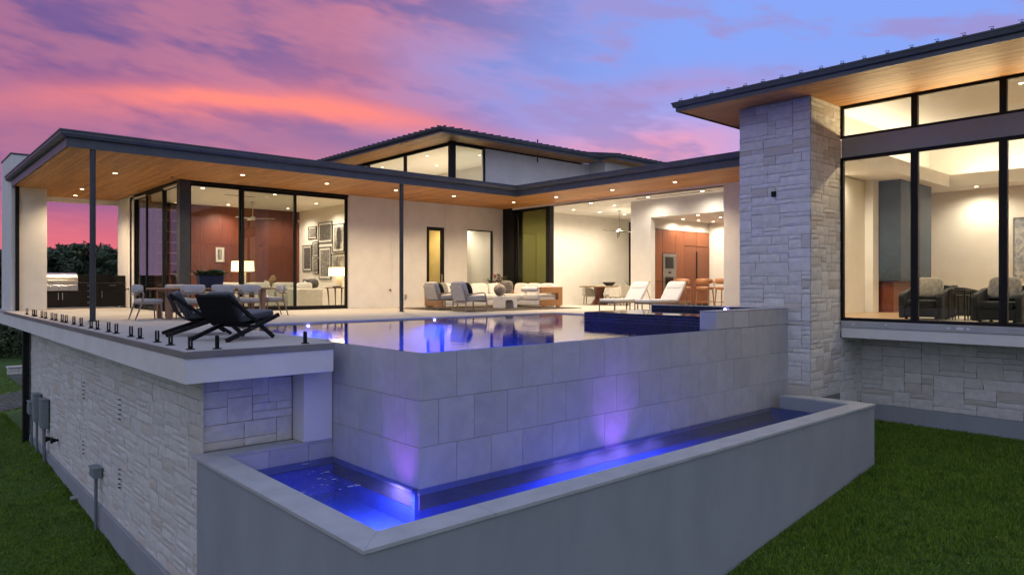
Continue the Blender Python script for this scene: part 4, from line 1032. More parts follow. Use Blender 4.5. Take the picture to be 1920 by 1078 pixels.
# ------------------------------------------------------------------ grill and outdoor kitchen
GY = 20.55
ck = thing('outdoor_kitchen', 'black outdoor kitchen cabinet run between the two porch piers', 'cabinet', (.2, GY, DZ))
KX0, KX1 = -1.10, 1.40; gx1 = on('y', GY, 147, 560).x
KM = Matrix.Translation((-.2, -GY, 0))
MB(KM).bx(KX0, KX1, GY+.02, GY+.70, .06, .86).build('carcass', 'cabinet_black', ck)
MB(KM).bx(gx1+.02, KX1+.02, GY-.02, GY+.72, .865, .90).build('counter', 'counter_black', ck, bev=.004)
MB(KM).bx(gx1+.02, KX1-.3, GY+.58, GY+.70, .90, 1.16).build('back_panel', 'cabinet_black', ck, bev=.004); MB(KM).bx(KX1-.30, KX1+.02, GY+.02, GY+.70, .902, 1.14).build('side_panel', 'cabinet_black', ck, bev=.004)
def front(x0, x1, z0, z1, hnd):
    f = MB(KM).bx(x0+.004, x1-.004, GY, GY+.018, z0, z1).build('door_front', 'cabinet_black', ck, bev=.003)
    xm = (x0+x1)/2
    if hnd == 'h': MB(KM).bx(xm-.11, xm+.11, GY-.03, GY-.014, z1-.075, z1-.058).bx(xm-.09, xm-.075, GY-.015, GY, z1-.073, z1-.06).bx(xm+.075, xm+.09, GY-.015, GY, z1-.073, z1-.06).build('handle', 'steel', f)
    else:
        xx = x1-.06 if hnd == 'r' else x0+.06
        MB(KM).bx(xx-.009, xx+.009, GY-.03, GY-.014, z1-.30, z1-.06).bx(xx-.006, xx+.006, GY-.015, GY, z1-.28, z1-.265).bx(xx-.006, xx+.006, GY-.015, GY, z1-.10, z1-.085).build('handle', 'steel', f)
gm = (KX0+gx1)/2
front(KX0, gm, .08, .60, 'r'); front(gm, gx1+.1, .08, .60, 'l')
d0 = gx1+.1; d1 = d0+.55
for k in range(4): front(d0, d1, .08+k*.195, .08+(k+1)*.195-.006, 'h')
front(d1, KX1, .08, .66, 'l'); front(d1, KX1, .666, .86, 'h')
gr = thing('gas_grill', 'stainless steel gas grill built into the black outdoor kitchen', 'grill', (gm, GY, DZ+.60))
L = gx1-KX0-.03; 
MB().bx(-L/2, L/2, -.03, .62, .01, .27).build('firebox', 'steel', gr, bev=.008)
p = MB().bx(-L/2+.03, L/2-.03, -.055, -.031, .03, .20).build('control_panel', 'steel', gr, bev=.006)
for x in (-.30, -.05, .28): MB(Matrix.Translation((x, -.056, .11)) @ rot('X', R_(90))).lathe([(.034, 0), (.034, .012), (.022, .014), (.022, .035)], 16).build('knob', 'steel_dull', p)
b = MB(); n = 10; vs = []; fs = []
for i in range(n+1):
    a = math.pi*.5*i/n*1.0; y = .62 - .62*math.cos(math.pi*.5 - math.pi*.5*(1-i/n)) if False else .0
prof = [(-.02, .275), (-.03, .38), (-.01, .47), (.06, .55), (.16, .60), (.34, .62), (.52, .60), (.60, .50), (.61, .275)]
b.add([(-L/2, y, z) for y, z in prof] + [(L/2, y, z) for y, z in prof], [(i, i+1, len(prof)+i+1, len(prof)+i) for i in range(len(prof)-1)][::1] + [tuple(range(len(prof)))[::-1], tuple(range(len(prof), 2*len(prof)))]); hd = b.build('hood', 'steel', gr, bev=.006)
MB().tube([(-L/2+.08, -.075, .36), (L/2-.08, -.075, .36)], .016, 10).bx(-L/2+.09, -L/2+.12, -.07, -.02, .35, .37).bx(L/2-.12, L/2-.09, -.07, -.02, .35, .37).build('handle', 'steel', hd)
# ------------------------------------------------------------------ lounge group on the rug
rug = MB().bx(8.1, 13.05, 9.15, 13.1, DZ+.002, DZ+.016).build('rug', 'rug_brown'); tag(rug, 'dark brown woven rug under the outdoor seating', 'rug')
sofa = thing('corner_sofa', 'white L-shaped outdoor sofa with a slotted teak arm', 'sofa', (12.7, 10.5, DZ+.017))
SM_ = Matrix.Translation((-12.7, -10.5, 0))
MB(SM_).bx(12.22, 13.22, 10.42, 13.25, .07, .24).build('base', 'cush_white', sofa, bev=.03, seg=2); MB(SM_).bx(9.4, 12.21, 12.25, 13.25, .07, .24).build('base', 'cush_white', sofa, bev=.03, seg=2)
for y0, y1 in ((10.44, 11.35), (11.36, 12.24)): MB(SM_).cushion((12.68, (y0+y1)/2, .345), (.96, y1-y0, .21), None, .2, 12).build('seat_cushion', 'cush_white', sofa)
for x0_, x1_ in ((9.45, 10.8), (10.81, 12.2), (12.2, 13.2)): MB(SM_).cushion(((x0_+x1_)/2, 12.72, .345), (x1_-x0_, .94, .21), None, .2, 12).build('seat_cushion', 'cush_white', sofa)
for y0 in (10.5, 11.2, 11.9): MB(SM_).cushion((13.05, y0+.34, .62), (.24, .66, .46), rot('Y', R_(10)), .35, 12).build('back_cushion', 'cush_white', sofa)
for x0_ in (9.5, 10.35, 11.2, 12.05): MB(SM_).cushion((x0_+.42, 13.08, .62), (.8, .24, .46), rot('X', R_(-10)), .35, 12).build('back_cushion', 'cush_white', sofa)
b = MB(SM_); b.bx(12.20, 13.28, 10.30, 10.40, .05, .26); b.bx(12.20, 13.28, 10.30, 10.40, .50, .72); b.bx(13.06, 13.28, 10.302, 10.398, .26, .50); b.build('slotted_arm', 'teak', sofa, bev=.006)
MB(SM_).bx(12.2, 13.28, 10.40, 10.55, .64, .725).build('arm_top', 'cush_white', sofa, bev=.01); MB(SM_ @ Matrix.Translation((12.2, 10.9, .63)) @ rot('X', R_(90))).lathe([(.06, -.4), (.085, -.38), (.085, .38), (.06, .4)], 14).build('bolster', 'cush_lounger', sofa)
MB(SM_).bx(9.30, 9.40, 12.25, 13.28, .05, .60).build('end_arm', 'teak', sofa, bev=.006); MB(SM_).bx(9.4, 13.3, 13.26, 13.33, .05, .60).build('back_panel', 'teak', sofa, bev=.006); MB(SM_).bx(13.29, 13.35, 10.4, 13.3, .05, .60).build('back_panel', 'teak', sofa, bev=.006)
for x, y in ((13.1, 10.35), (12.4, 10.35), (9.45, 12.4), (9.45, 13.1), (13.1, 13.1)): MB(SM_).bx(x-.08, x+.08, y-.04, y+.04, 0, .05).build('foot', 'teak', sofa)
def easy_chair(label):
    t = thing('easy_chair', label, 'armchair', group='grey easy chairs on the rug')
    for s in (-1, 1):
        MB().tube([(-.42, s*.35, 0), (-.40, s*.35, .30), (-.47, s*.36, .62)], [.02, .024, .02], 8).build('leg', 'grey_teak', t)
        MB().tube([(.36, s*.36, 0), (.34, s*.36, .32), (.28, s*.36, .54), (.22, s*.36, .565), (-.44, s*.36, .50)], [.02, .024, .022, .022, .02], 8).build('arm', 'grey_teak', t)
        MB().bar((-.41, s*.35, .05), (.36, s*.36, .05), .035, .03).build('runner', 'grey_teak', t, bev=.004)
    for x_, z_s in ((-.40, .27), (.34, .30)): MB().bar((x_, -.35, z_s), (x_, .35, z_s), .05, .055).build('seat_rail', 'grey_teak', t)
    MB().cushion((.02, 0, .385), (.78, .66, .16), rot('Y', R_(-5)), .28, 12).build('seat_cushion', 'cush_grey', t)
    MB().cushion((-.39, 0, .63), (.17, .66, .54), rot('Y', R_(-18)), .28, 12).build('back_cushion', 'cush_grey', t)
    MB().bx(-.012, .012, -.33, .33, -.24, .24, Matrix.Translation((-.475, 0, .55)) @ rot('Y', R_(-18))).build('back_sling', 'cush_dine', t, bev=.01)
    return t
ZR = DZ+.017
ec = easy_chair('grey easy chair nearest the pool, in front of the other one'); p = on('z', ZR, 889, 584); place(ec, (p.x+.12, p.y+.32, ZR), R_(-4))
q_ = on('z', ZR, 829, 580); place(copy_tree(ec), (q_.x+.2, q_.y+.25, ZR), R_(-2), 'grey easy chair farther left, beside the narrow glass door')
for nm, lb, ctr, mt in (('throw_pillow', 'black pillow on the grey easy chair nearest the pool', Vector((p.x+.12, p.y+.32, ZR)), 'cush_black'), ('throw_pillow', 'black pillow on the easy chair beside the narrow glass door', Vector((q_.x+.2, q_.y+.25, ZR)), 'cush_black')):
    o = MB().cushion((0, 0, .21), (.13, .44, .42), rot('Y', R_(-22)), .6, 12).build(nm, mt); tag(o, lb, 'pillow', 'pillows on the outdoor seating'); o.location = ctr + Matrix.Rotation(R_(-3), 3, 'Z') @ Vector((-.20, -.10, .46)); o.rotation_euler = (0, 0, R_(-3))
ct = thing('coffee_table', 'low white coffee table with rounded slab legs on the rug', 'table', (10.9, 10.75, ZR))
b = MB(rot('X', R_(90)) @ Matrix.Diagonal((.66, 1, .66, 1))); b.prism([(-.55, 0), (-.30, 0), (-.27, .20), (-.20, .27), (.20, .27), (.27, .20), (.30, 0), (.55, 0), (.53, .36), (.47, .41), (-.47, .41), (-.53, .36)], -.34, .34); b.build('slab', 'concrete_white', ct, bev=.015, seg=2)
p = on('z', ZR+.41, 927, 556); vs_ = thing('round_vase', 'round mottled brown vase standing on the white coffee table', 'vase', (10.68, 10.78, ZR+.412))
MB().lathe([(.07, 0), (.14, .05), (.195, .15), (.21, .235), (.18, .32), (.11, .385), (.045, .405), (.05, .425), (.04, .42)], 26).build('body', 'ceramic_brown', vs_)
cu_ = MB().cushion((0, 0, .25), (.16, .5, .5), rot('Y', R_(-18)), .6, 12).build('throw_pillow', 'cush_pattern'); tag(cu_, 'mottled grey-brown pillow leaning on the white sofa', 'pillow', 'pillows on the outdoor seating'); p = on('z', .72, 950, 541); cu_.location = (12.2, 12.15, ZR+.455); cu_.rotation_euler = (0, 0, R_(40))
cu2 = MB().cushion((0, 0, .22), (.15, .46, .44), rot('Y', R_(-18)), .6, 12).build('throw_pillow', 'cush_pattern'); tag(cu2, 'mottled pillow at the left end of the white sofa', 'pillow', 'pillows on the outdoor seating'); cu2.location = (9.75, 12.75, ZR+.455); cu2.rotation_euler = (0, 0, R_(-70))
fl = thing('flower_pot', 'pot of red flowers and trailing leaves behind the sofa', 'plant', (on('y', 13.8, 938, 540).x, 13.8, DZ+.12))
MB().lathe([(.16, 0), (.22, .55), (.24, .60), (.20, .60)], 20).build('pot', 'ceramic_dark', fl)
tw_ = MB(); lf_ = MB(); pt = MB()
for i in range(26):
    a = random.uniform(0, 6.28); sp_ = random.uniform(.15, .75); top = Vector((math.cos(a)*sp_, math.sin(a)*sp_*.5, .60+random.uniform(.15, .55)*(1.1-sp_*.7)))
    mid = Vector((top.x*.4, top.y*.4, .60+(top.z-.6)*.65)); tw_.tube([(0, 0, .55), mid, top], [.007, .005, .003], 5)
    for k in range(16):
        f = random.uniform(.35, 1.05); c = mid.lerp(top, f)+Vector([random.gauss(0, .045) for _ in range(3)]); L = random.uniform(.03, .065); m_ = Matrix.Translation(c) @ rot('Z', random.uniform(0, 6.28)) @ rot('X', random.uniform(-1, 1))
        tgt = pt if (i < 7 and k > 3) else lf_; tgt.add([tuple(m_ @ Vector(v)) for v in ((-L, 0, 0), (0, -L*.45, .008), (L, 0, 0), (0, L*.45, .008))], [(0, 1, 2, 3)])
tw_.build('stems', 'twig', fl); lf_.build('leaves', 'leaf_olive', fl, kind='stuff'); pt.build('petals', 'petal_red', fl, kind='stuff')
# ------------------------------------------------------------------ sun loungers
def sun_lounger(label):
    t = thing('sun_lounger', label, 'sun lounger', group='white sun loungers beside the spa')
    for s in (-1, 1): MB().bar((0, s*.32, .27), (1.95, s*.32, .27), .03, .045).build('side_rail', 'grey_teak', t, bev=.003)
    for x in (.03, .75, 1.35, 1.92):
        for s in (-1, 1): MB().bx(x-.013, x+.013, s*.32-.013, s*.32+.013, 0, .25).build('leg', 'metal_dark', t)
    for x_ in (.03, 1.92): MB().bar((x_, -.32, .255), (x_, .32, .255), .025, .03).build('crossbar', 'metal_dark', t)
    MB().cushion((.62, 0, .335), (1.26, .66, .09), None, .2, 12).build('seat_mattress', 'cush_lounger', t)
    MB().cushion((1.50, 0, .60), (.09, .66, .78), rot('Y', R_(38)), .2, 12).build('back_mattress', 'cush_lounger', t)
    MB().bar((1.27, 0, .29), (1.80, 0, .93), .60, .025).build('back_board', 'grey_teak', t, bev=.004)
    MB().cushion((1.615, 0, .785), (.09, .60, .24), rot('Y', R_(38)), .4, 12).build('head_pillow', 'cush_lounger', t)
    for s in (-1, 1): MB().bar((1.62, s*.29, .70), (1.82, s*.29, .29), .015, .015).build('prop', 'metal_dark', t)
    return t
l1 = sun_lounger('white sun lounger farther from the stone tower'); place(l1, (11.72, on('x', 11.72, 1137, 560).y, DZ), R_(-1))
place(copy_tree(l1), (11.80, on('x', 11.80, 1205, 560).y, DZ), R_(-1), 'white sun lounger nearer the stone tower')
# ------------------------------------------------------------------ glass room furniture
bc = thing('bookcase', 'tall dark open bookcase in the corner of the glass room', 'bookcase', (2.55, 19.6, .02))
MB().bx(-.42, .36, .05, .08, 0, 3.6).build('back', 'walnut', bc)
for x in (-.44, -.02, .36): MB().bx(x, x+.03, -.28, .05, 0, 3.6).build('upright', 'walnut', bc)
for k in range(10): MB().bx(-.41, .36, -.27, .05, .05+k*.38, .075+k*.38).build('shelf', 'gold_wood', bc)
def table_lamp(loc, label, w=.42, h=.30, bh=.42):
    t = thing('table_lamp', label, 'lamp', loc, group='lit table lamps')
    MB().bx(-.09, .09, -.09, .09, 0, bh).build('base', 'ceramic_white', t, bev=.01)
    MB().tube([(0, 0, bh), (0, 0, bh+.06)], .012, 8).build('neck', 'brass', t)
    sh = MB(); z0, z1 = bh+.05, bh+.05+h; a, c = w/2, w/2*.96
    sh.add([(-a, -a, z0), (a, -a, z0), (a, a, z0), (-a, a, z0), (-c, -c, z1), (c, -c, z1), (c, c, z1), (-c, c, z1)], [(0, 1, 5, 4), (1, 2, 6, 5), (2, 3, 7, 6), (3, 0, 4, 7)]); sh.build('lamp_shade', 'shade_linen', t)
    lamp('lamp_glow', 'POINT', (0, 0, z0+h*.9), 14, (1.0, .72, .36), t, shadow_soft_size=.06)
    return t
cs = thing('sofa_table', 'pale low cabinet behind the sofa in the glass room', 'cabinet', (4.6, 17.6, .02))
MB().bx(-1.6, 1.5, -.2, .2, .08, .60).build('body', 'cush_cream', cs, bev=.01); MB().bx(-1.65, 1.55, -.22, .22, .601, .63).build('top', 'walnut', cs, bev=.004); MB().bx(-1.5, 1.4, -.15, .15, 0, .08).build('plinth', 'walnut', cs)
p = on('y', 17.6, 455, 510); table_lamp((p.x, 17.6, .651), 'glowing square table lamp in front of the walnut wall', .60, .36, .62)
so_ = thing('indoor_sofa', 'cream sofa with its back to the terrace doors', 'sofa', (5.0, 16.6, .02))
MB().bx(-2.0, 1.0, -.42, .40, .10, .42).build('base', 'cush_cream', so_, bev=.04, seg=2); MB().bx(-2.0, 1.0, -.62, -.40, .10, .74).build('back', 'cush_cream', so_, bev=.05, seg=2)
for x in (-1.5, -.5, .5): MB().cushion((x, -.25, .70), (.9, .2, .42), None, .35, 10).build('back_cushion', 'cush_cream', so_)
for x, y in ((-1.9, -.55), (.9, -.55), (-1.9, .3), (.9, .3)): MB().bx(x-.03, x+.03, y-.03, y+.03, 0, .1).build('foot', 'walnut', so_)
ch_ = thing('slipper_chair', 'white upholstered chair behind the right sliding door', 'armchair', (5.75, 15.3, .02))
MB().bx(-.45, .45, -.42, .42, .04, .70).build('body', 'cush_cream', ch_, bev=.06, seg=3); MB().cushion((0, .05, .78), (.55, .18, .26), None, .5, 10).build('pillow', 'cush_white', ch_)
p = on('y', 15.9, 632, 545); sd = thing('side_table', 'slim dark side table under the lamp by the photo wall', 'table', (7.12, 15.5, .02))
MB().bx(-.36, .36, -.36, .36, .70, .73).build('top', 'walnut', sd, bev=.004)
for x, y in ((-.28, -.28), (.28, -.28), (-.28, .28), (.28, .28)): MB().tube([(x, y, .70), (x*.85, y*.85, 0)], [.03, .014], 8).build('leg', 'walnut', sd)
table_lamp((7.14, 15.5, .751), 'glowing drum lamp on the dark side table by the photo wall', .55, .30, .36)
o = MB().bx(-.12, .12, -.09, .09, 0, .045).build('book', 'ceramic_dark', bev=.004); tag(o, 'dark book lying beside the drum lamp', 'book'); o.location = (6.92, 15.25, .752)
sv = thing('sculpture_vase', 'dark ribbed pot on a stand behind the white chair', 'vase', (6.6, 16.5, .02))
MB().lathe([(.10, 0), (.10, .70), (.20, .74), (.24, .86), (.20, .98), (.12, 1.04), (.10, 1.03)], 20).build('body', 'ceramic_dark', sv); MB().tube([(-.2, 0, .84), (-.36, 0, .90), (-.34, 0, 1.0), (-.16, 0, .98)], .03, 8).build('handle', 'ceramic_dark', sv)
dr = thing('driftwood_sculpture', 'pale driftwood sculpture beside the square lamp', 'sculpture', (5.55, 17.6, .651))
MB().tube([(0, 0, 0), (.05, 0, .16), (-.06, 0, .30), (.06, 0, .42), (.02, 0, .52)], [.06, .10, .09, .12, .07], 9).build('body', 'gold_wood', dr); MB().tube([(-.2, 0, 0), (-.22, 0, .12), (-.14, 0, .26), (-.26, 0, .32)], [.05, .06, .07, .05], 8).build('branch', 'ceramic_white', dr)
# ceiling fan
fh = on('y', 17.4, 474, 410); fan = thing('ceiling_fan', 'white three-blade ceiling fan in the glass room', 'fan', (fh.x, 17.4, ZA))
MB().lathe([(.07, -.05), (.07, 0)], 16).build('canopy', 'trim_white', fan); MB().tube([(0, 0, -.04), (0, 0, fh.z-ZA+.08)], .014, 8).build('rod', 'trim_white', fan)
MB().lathe([(.04, fh.z-ZA-.06), (.09, fh.z-ZA-.03), (.09, fh.z-ZA+.04), (.03, fh.z-ZA+.09)], 18).build('motor', 'trim_white', fan)
for k in range(3):
    a = R_(-38+120*k); bm_ = MB(rot('Z', a) @ Matrix.Translation((0, 0, fh.z-ZA)) @ rot('X', R_(12))); bm_.prism([(.05, -.04), (.3, -.075), (.75, -.05), (.78, .0), (.75, .035), (.3, .06), (.05, .04)], -.008, .008); bm_.build('blade', 'trim_white', fan)
# small picture on the walnut wall
def picture(axis, c, px0, px1, py0, py1, label, pmat, frame='frame_black', border=.16, fd=.035, fw=.025, group='framed photographs on the gallery wall'):
    """framed print on a wall; pixel corners are dropped onto the wall plane"""
    a = on(axis, c, px0, (py0+py1)/2); b_ = on(axis, c, px1, (py0+py1)/2); zt = (on(axis, c, (px0+px1)/2, py0)).z; zb = (on(axis, c, (px0+px1)/2, py1)).z
    w = (b_-a).length; h = zt-zb; ctr = (a+b_)/2; ctr.z = zb
    t = thing('framed_photo', label, 'picture', ctr, R_(-90) if axis == 'x' else 0, group)
    f = MB(); f.bx(-w/2, -w/2+fw, -fd, 0, 0, h); f.bx(w/2-fw, w/2, -fd, 0, 0, h); f.bx(-w/2+fw, w/2-fw, -fd+.002, 0, 0, fw); f.bx(-w/2+fw, w/2-fw, -fd+.002, 0, h-fw, h); f.build('frame', frame, t, bev=.002)
    MB().bx(-w/2+fw, w/2-fw, -.014, -.004, fw, h-fw).build('mat_board', 'print_paper', t)
    m_ = min(w, h)*border
    MB().bx(-w/2+fw+m_*.6, w/2-fw-m_*.6, -.018, -.0145, fw+m_*.6, h-fw-m_*.6).build('print', pmat, t)
    return t
zx = lambda x: 560+x/5.99
zy = lambda y: 400+y/5.99
for (x0_, x1_, y0_, y1_, lb, pm) in ((113, 205, 150, 290, 'small framed group photograph at the upper left of the gallery', 'print_bw1'), (225, 380, 98, 332, 'large framed dark photograph at the top centre of the gallery', 'print_bw2'), (385, 515, 120, 432, 'framed portrait photograph at the upper right of the gallery', 'print_bw3'), (52, 150, 360, 650, 'dark framed photograph at the lower left of the gallery', 'print_bw2'), (163, 225, 318, 490, 'narrow framed photograph in the middle column, upper one', 'print_bw1'), (165, 225, 510, 680, 'narrow framed photograph in the middle column, lower one', 'print_bw1'), (233, 368, 378, 740, 'tall framed photograph below the large dark one', 'print_bw1'), (372, 525, 455, 640, 'framed photograph just above the drum lamp', 'print_bw3')):
    t = picture('x', XG-.004, zx(x0_), zx(x1_), zy(y0_), zy(y1_), lb, pm)
    if 'portrait' in lb:
        hgt = .35; MB(Matrix.Translation((0.02, -.021, .50)) @ rot('X', R_(90)) @ Matrix.Diagonal((1.15, .95, 1, 1))).prism([(-.14, -.42), (.10, -.42), (.13, -.2), (.17, 0), (.18, .25), (.10, .42), (-.06, .42), (-.13, .25), (-.11, 0), (-.04, -.15), (-.07, -.25)], 0, .002).build('portrait_figure', 'skin_print', t)
picture('y', YB-.004, 404, 420, 464, 491, 'small white-framed picture on the walnut wall', 'print_bw3', 'print_paper', .3, group='picture on the walnut wall')
# ------------------------------------------------------------------ kitchen and indoor dining
kc = thing('kitchen_cabinets', 'floor-to-ceiling walnut kitchen cabinet wall', 'cabinet', (15.5, 8.05, .02))
KMx = Matrix.Translation((-15.5, -8.05, 0)); kx0, kx1 = 15.47, 19.20
ox0 = on('y', 8.0, 1242, 500).x; ox1 = on('y', 8.0, 1267, 500).x; fx = on('y', 8.0, 1306, 500).x; fz = on('y', 8.0, 1285, 462).z; oz0, oz1 = on('y', 8.0, 1242, 550).z, on('y', 8.0, 1242, 475).z
cols = [(kx0, ox0), (ox0, ox1), (ox1, on('y', 8.0, 1283, 500).x), (on('y', 8.0, 1283, 500).x, fx), (fx, kx1)]
for i, (a, c) in enumerate(cols):
    segs = [(0.08, .95), (.956, 2.85)] if i == 0 else ([(0.08, oz0), (oz1, 2.85)] if i == 1 else ([(0.08, 2.85)] if i == 2 else [(0.08, fz), (fz+.006, 2.85)]))
    for z0, z1 in segs: MB(KMx).bx(a+.003, c-.003, 8.0, 8.02, z0, z1-.02).build('cabinet_door', 'kitchen_wood', kc, bev=.002)
MB(KMx).bx(kx0, kx1, 8.022, 8.058, 0, 2.84).build('carcass', 'black_void', kc); [MB(KMx).bx(a_, a_+.026, 7.975, 7.999, .95, fz-.2).build('handle', 'metal_black', kc) for a_ in (fx-.03, fx+.004)]
ov = thing('double_oven', 'stainless double wall oven set in the walnut cabinets', 'oven', ((ox0+ox1)/2, 8.0, oz0+.02)); w = (ox1-ox0)/2-.01; zm = (oz1-oz0)/2
for k, (z0, z1) in enumerate(((.02, zm-.03), (zm+.06, oz1-oz0-.03))):
    f = MB().bx(-w, w, -.03, .02, z0, z1).build('oven_door', 'steel_dull', ov, bev=.004); MB().bx(-w*.68, w*.55, -.036, -.031, z0+.10, z1-.12).build('oven_window', 'oven_glass', f)
    MB().tube([(w*.85, -.07, z0+.08), (w*.85, -.07, z1-.08)], .012, 8).bx(w*.85-.008, w*.85+.008, -.068, -.03, z0+.1, z0+.12).bx(w*.85-.008, w*.85+.008, -.068, -.03, z1-.12, z1-.1).build('handle', 'steel', f)
cp = MB().bx(-w, w, -.028, .02, zm-.028, zm+.058).build('control_panel', 'steel_dull', ov, bev=.003); MB().bx(-.08, .08, -.032, -.029, zm-.015, zm+.045).build('display', 'oven_glass', cp)
isl = thing('kitchen_island', 'dark wood kitchen island behind the tan bar stools', 'counter', (17.9, 4.9, .02))
MB().bx(-.35, .5, -2.6, 1.35, 0, .88).build('body', 'walnut', isl, bev=.005); MB().bx(-.55, .55, -2.65, 1.4, .881, .93).build('counter', 'counter_black', isl, bev=.006)
def bar_stool(label):
    t = thing('bar_stool', label, 'stool', group='tan bar stools at the kitchen island')
    for x, y in ((-.20, -.2), (-.20, .2), (.2, -.2), (.2, .2)): MB().tube([(x*1.25, y*1.2, 0), (x, y, .66)], [.018, .026], 8).build('leg', 'stool_wood', t)
    for x_ in (-.235, .235): MB().tube([(x_, -.23, .22), (x_, .23, .22)], .013, 8).build('footrest', 'stool_wood', t)
    MB().cushion((0, 0, .70), (.54, .54, .11), None, .4, 12).build('seat', 'leather_tan', t)
    for s in (-1, 1): MB().tube([(-.20, s*.2, .66), (-.27, s*.25, .80), (-.30, s*.24, .94)], .02, 8).build('back_post', 'stool_wood', t)
    b = MB(); n = 11; vs = []; fs = []
    for i in range(n):
        a = R_(-78+156*i/(n-1)); c_, s_ = math.cos(a), math.sin(a); hh_ = .10*(1-.35*abs(i/(n-1)*2-1)**2)
        for (r, z) in ((.33, .95-hh_), (.355, .95-hh_*.4), (.345, .95+hh_), (.30, .95+hh_), (.29, .95-hh_*.8)): vs.append((-c_*r+.02, s_*r*.92, z))
    for i in range(n-1):
        for k in range(5): fs.append((i*5+k, i*5+(k+1) % 5, (i+1)*5+(k+1) % 5, (i+1)*5+k))
    fs += [tuple(range(5))[::-1], tuple(range((n-1)*5, n*5))]; b.add(vs, fs, True); b.build('backrest', 'leather_tan', t)
    return t
bs = bar_stool('tan bar stool in full view at the island'); XB_ = 16.9
place(bs, (XB_, on('x', XB_, 1322, 550).y, .02), R_(8))
place(copy_tree(bs), (XB_, on('x', XB_, 1279, 550).y, .02), R_(12), 'tan bar stool half hidden behind the nearer sun lounger'); place(copy_tree(bs), (XB_, on('x', XB_, 1358, 550).y, .02), R_(4), 'tan bar stool cut off by the white pier')
it = thing('indoor_dining_table', 'round dark-pedestal dining table in the open living room', 'table', (on('y', 11.6, 1124, 540).x, 11.6, .02))
MB().lathe([(.05, .72), (.80, .72), (.82, .74), (.82, .765), (.79, .775)], 36).build('top', 'gold_wood', it); MB().lathe([(.36, 0), (.34, .04), (.20, .25), (.16, .45), (.24, .72)], 8).build('pedestal', 'walnut', it)
def tub_chair(label):
    t = thing('tub_chair', label, 'chair', group='cream chairs at the indoor dining table')
    for x, y in ((-.24, -.24), (-.24, .24), (.24, -.24), (.24, .24)): MB().tube([(x*1.05, y*1.05, 0), (x, y, .32)], [.014, .022], 8).build('leg', 'walnut', t)
    MB().cushion((0, 0, .40), (.58, .58, .17), None, .25, 10).build('seat', 'cush_cream', t)
    MB().bar((-.27, -.30, .58), (-.27, .30, .58), .08, .44).build('back', 'cush_cream', t, bev=.03, seg=2)
    for s in (-1, 1): b = MB(rot('X', R_(90)) ); b.prism([(-.25, .34), (.25, .34), (.25, .58), (.15, .64), (-.25, .76)], s*.29-.035, s*.29+.035); b.build('arm', 'cush_cream', t, bev=.015, seg=2)
    return t
uc = tub_chair('cream dining chair left of the indoor table'); place(uc, (on('y', 12.45, 1108, 540).x, 12.45, .02), R_(-60))
for (x, y, a, lb) in ((on('y', 10.6, 1160, 540).x, 10.6, 95, 'cream dining chair on the near side of the indoor table'), (on('y', 11.2, 1176, 540).x, 11.2, 150, 'cream dining chair at the right of the indoor table'), (on('y', 12.6, 1140, 540).x, 12.6, -110, 'cream dining chair on the far side of the indoor table')): place(copy_tree(uc), (x, y, .02), R_(a), lb)
bw = thing('bowl', 'long black decorative bowl on the indoor dining table', 'bowl', (on('y', 11.55, 1142, 540).x, 11.55, .797))
b = MB(Matrix.Diagonal((1.0, .55, 1.0, 1))); b.lathe([(.14, 0), (.26, .05), (.36, .15), (.33, .15), (.22, .06), (.10, .03)], 20); b.build('body', 'iron_bowl', bw)
ag = thing('agave', 'spiky agave behind the indoor dining table', 'plant', (19.0, 11.6, .02)); MB().lathe([(.18, 0), (.26, .5), (.22, .5)], 16).build('pot', 'ceramic_dark', ag)
lv = MB()
for i in range(20):
    a = i*2.4; el = random.uniform(.5, 1.4); d_ = Vector((math.cos(a)*math.cos(el), math.sin(a)*math.cos(el), math.sin(el))); s = Vector((-math.sin(a), math.cos(a), 0))*.03; c_ = Vector((0, 0, .48)); lv.add([tuple(c_+s), tuple(c_-s), tuple(c_+d_*.75), tuple(c_+d_*.3+Vector((0, 0, -.02)))], [(0, 2, 1), (0, 3, 2), (1, 2, 3), (0, 1, 3)])
lv.build('leaves', 'leaf', ag)
cn = on('y', 11.0, 1161, 436); chd = thing('chandelier', 'dark branching bar chandelier with small globes over the indoor table', 'chandelier', (cn.x, 11.0, cn.z-.15)); ch_h = ZK-(cn.z-.15)
MB().tube([(0, 0, .1), (0, 0, ch_h)], .010, 8).lathe([(.07, ch_h-.02), (.07, ch_h)], 16).build('stem', 'brass', chd)
MB().tube([(-.95, .0, .20), (1.0, 0, .20)], .016, 8).tube([(-.35, -.35, .12), (.55, .35, .15)], .014, 8).tube([(0, 0, .0), (0, 0, .22)], .02, 8).tube([(-.45, -.3, -.12), (-.45, -.3, .13)], .016, 8).build('arms', 'brass', chd)
for (x, y, z) in ((-.45, -.3, .15), (.0, .0, .25), (.85, 0, .26)):
    MB(Matrix.Translation((x, y, z))).lathe([(.02, 0), (.05, .015), (.05, .025)], 16).build('light_disc', 'bulb', chd); lamp('chandelier_glow', 'POINT', (x, y, z+.09), 8, WARM, chd, shadow_soft_size=.06)
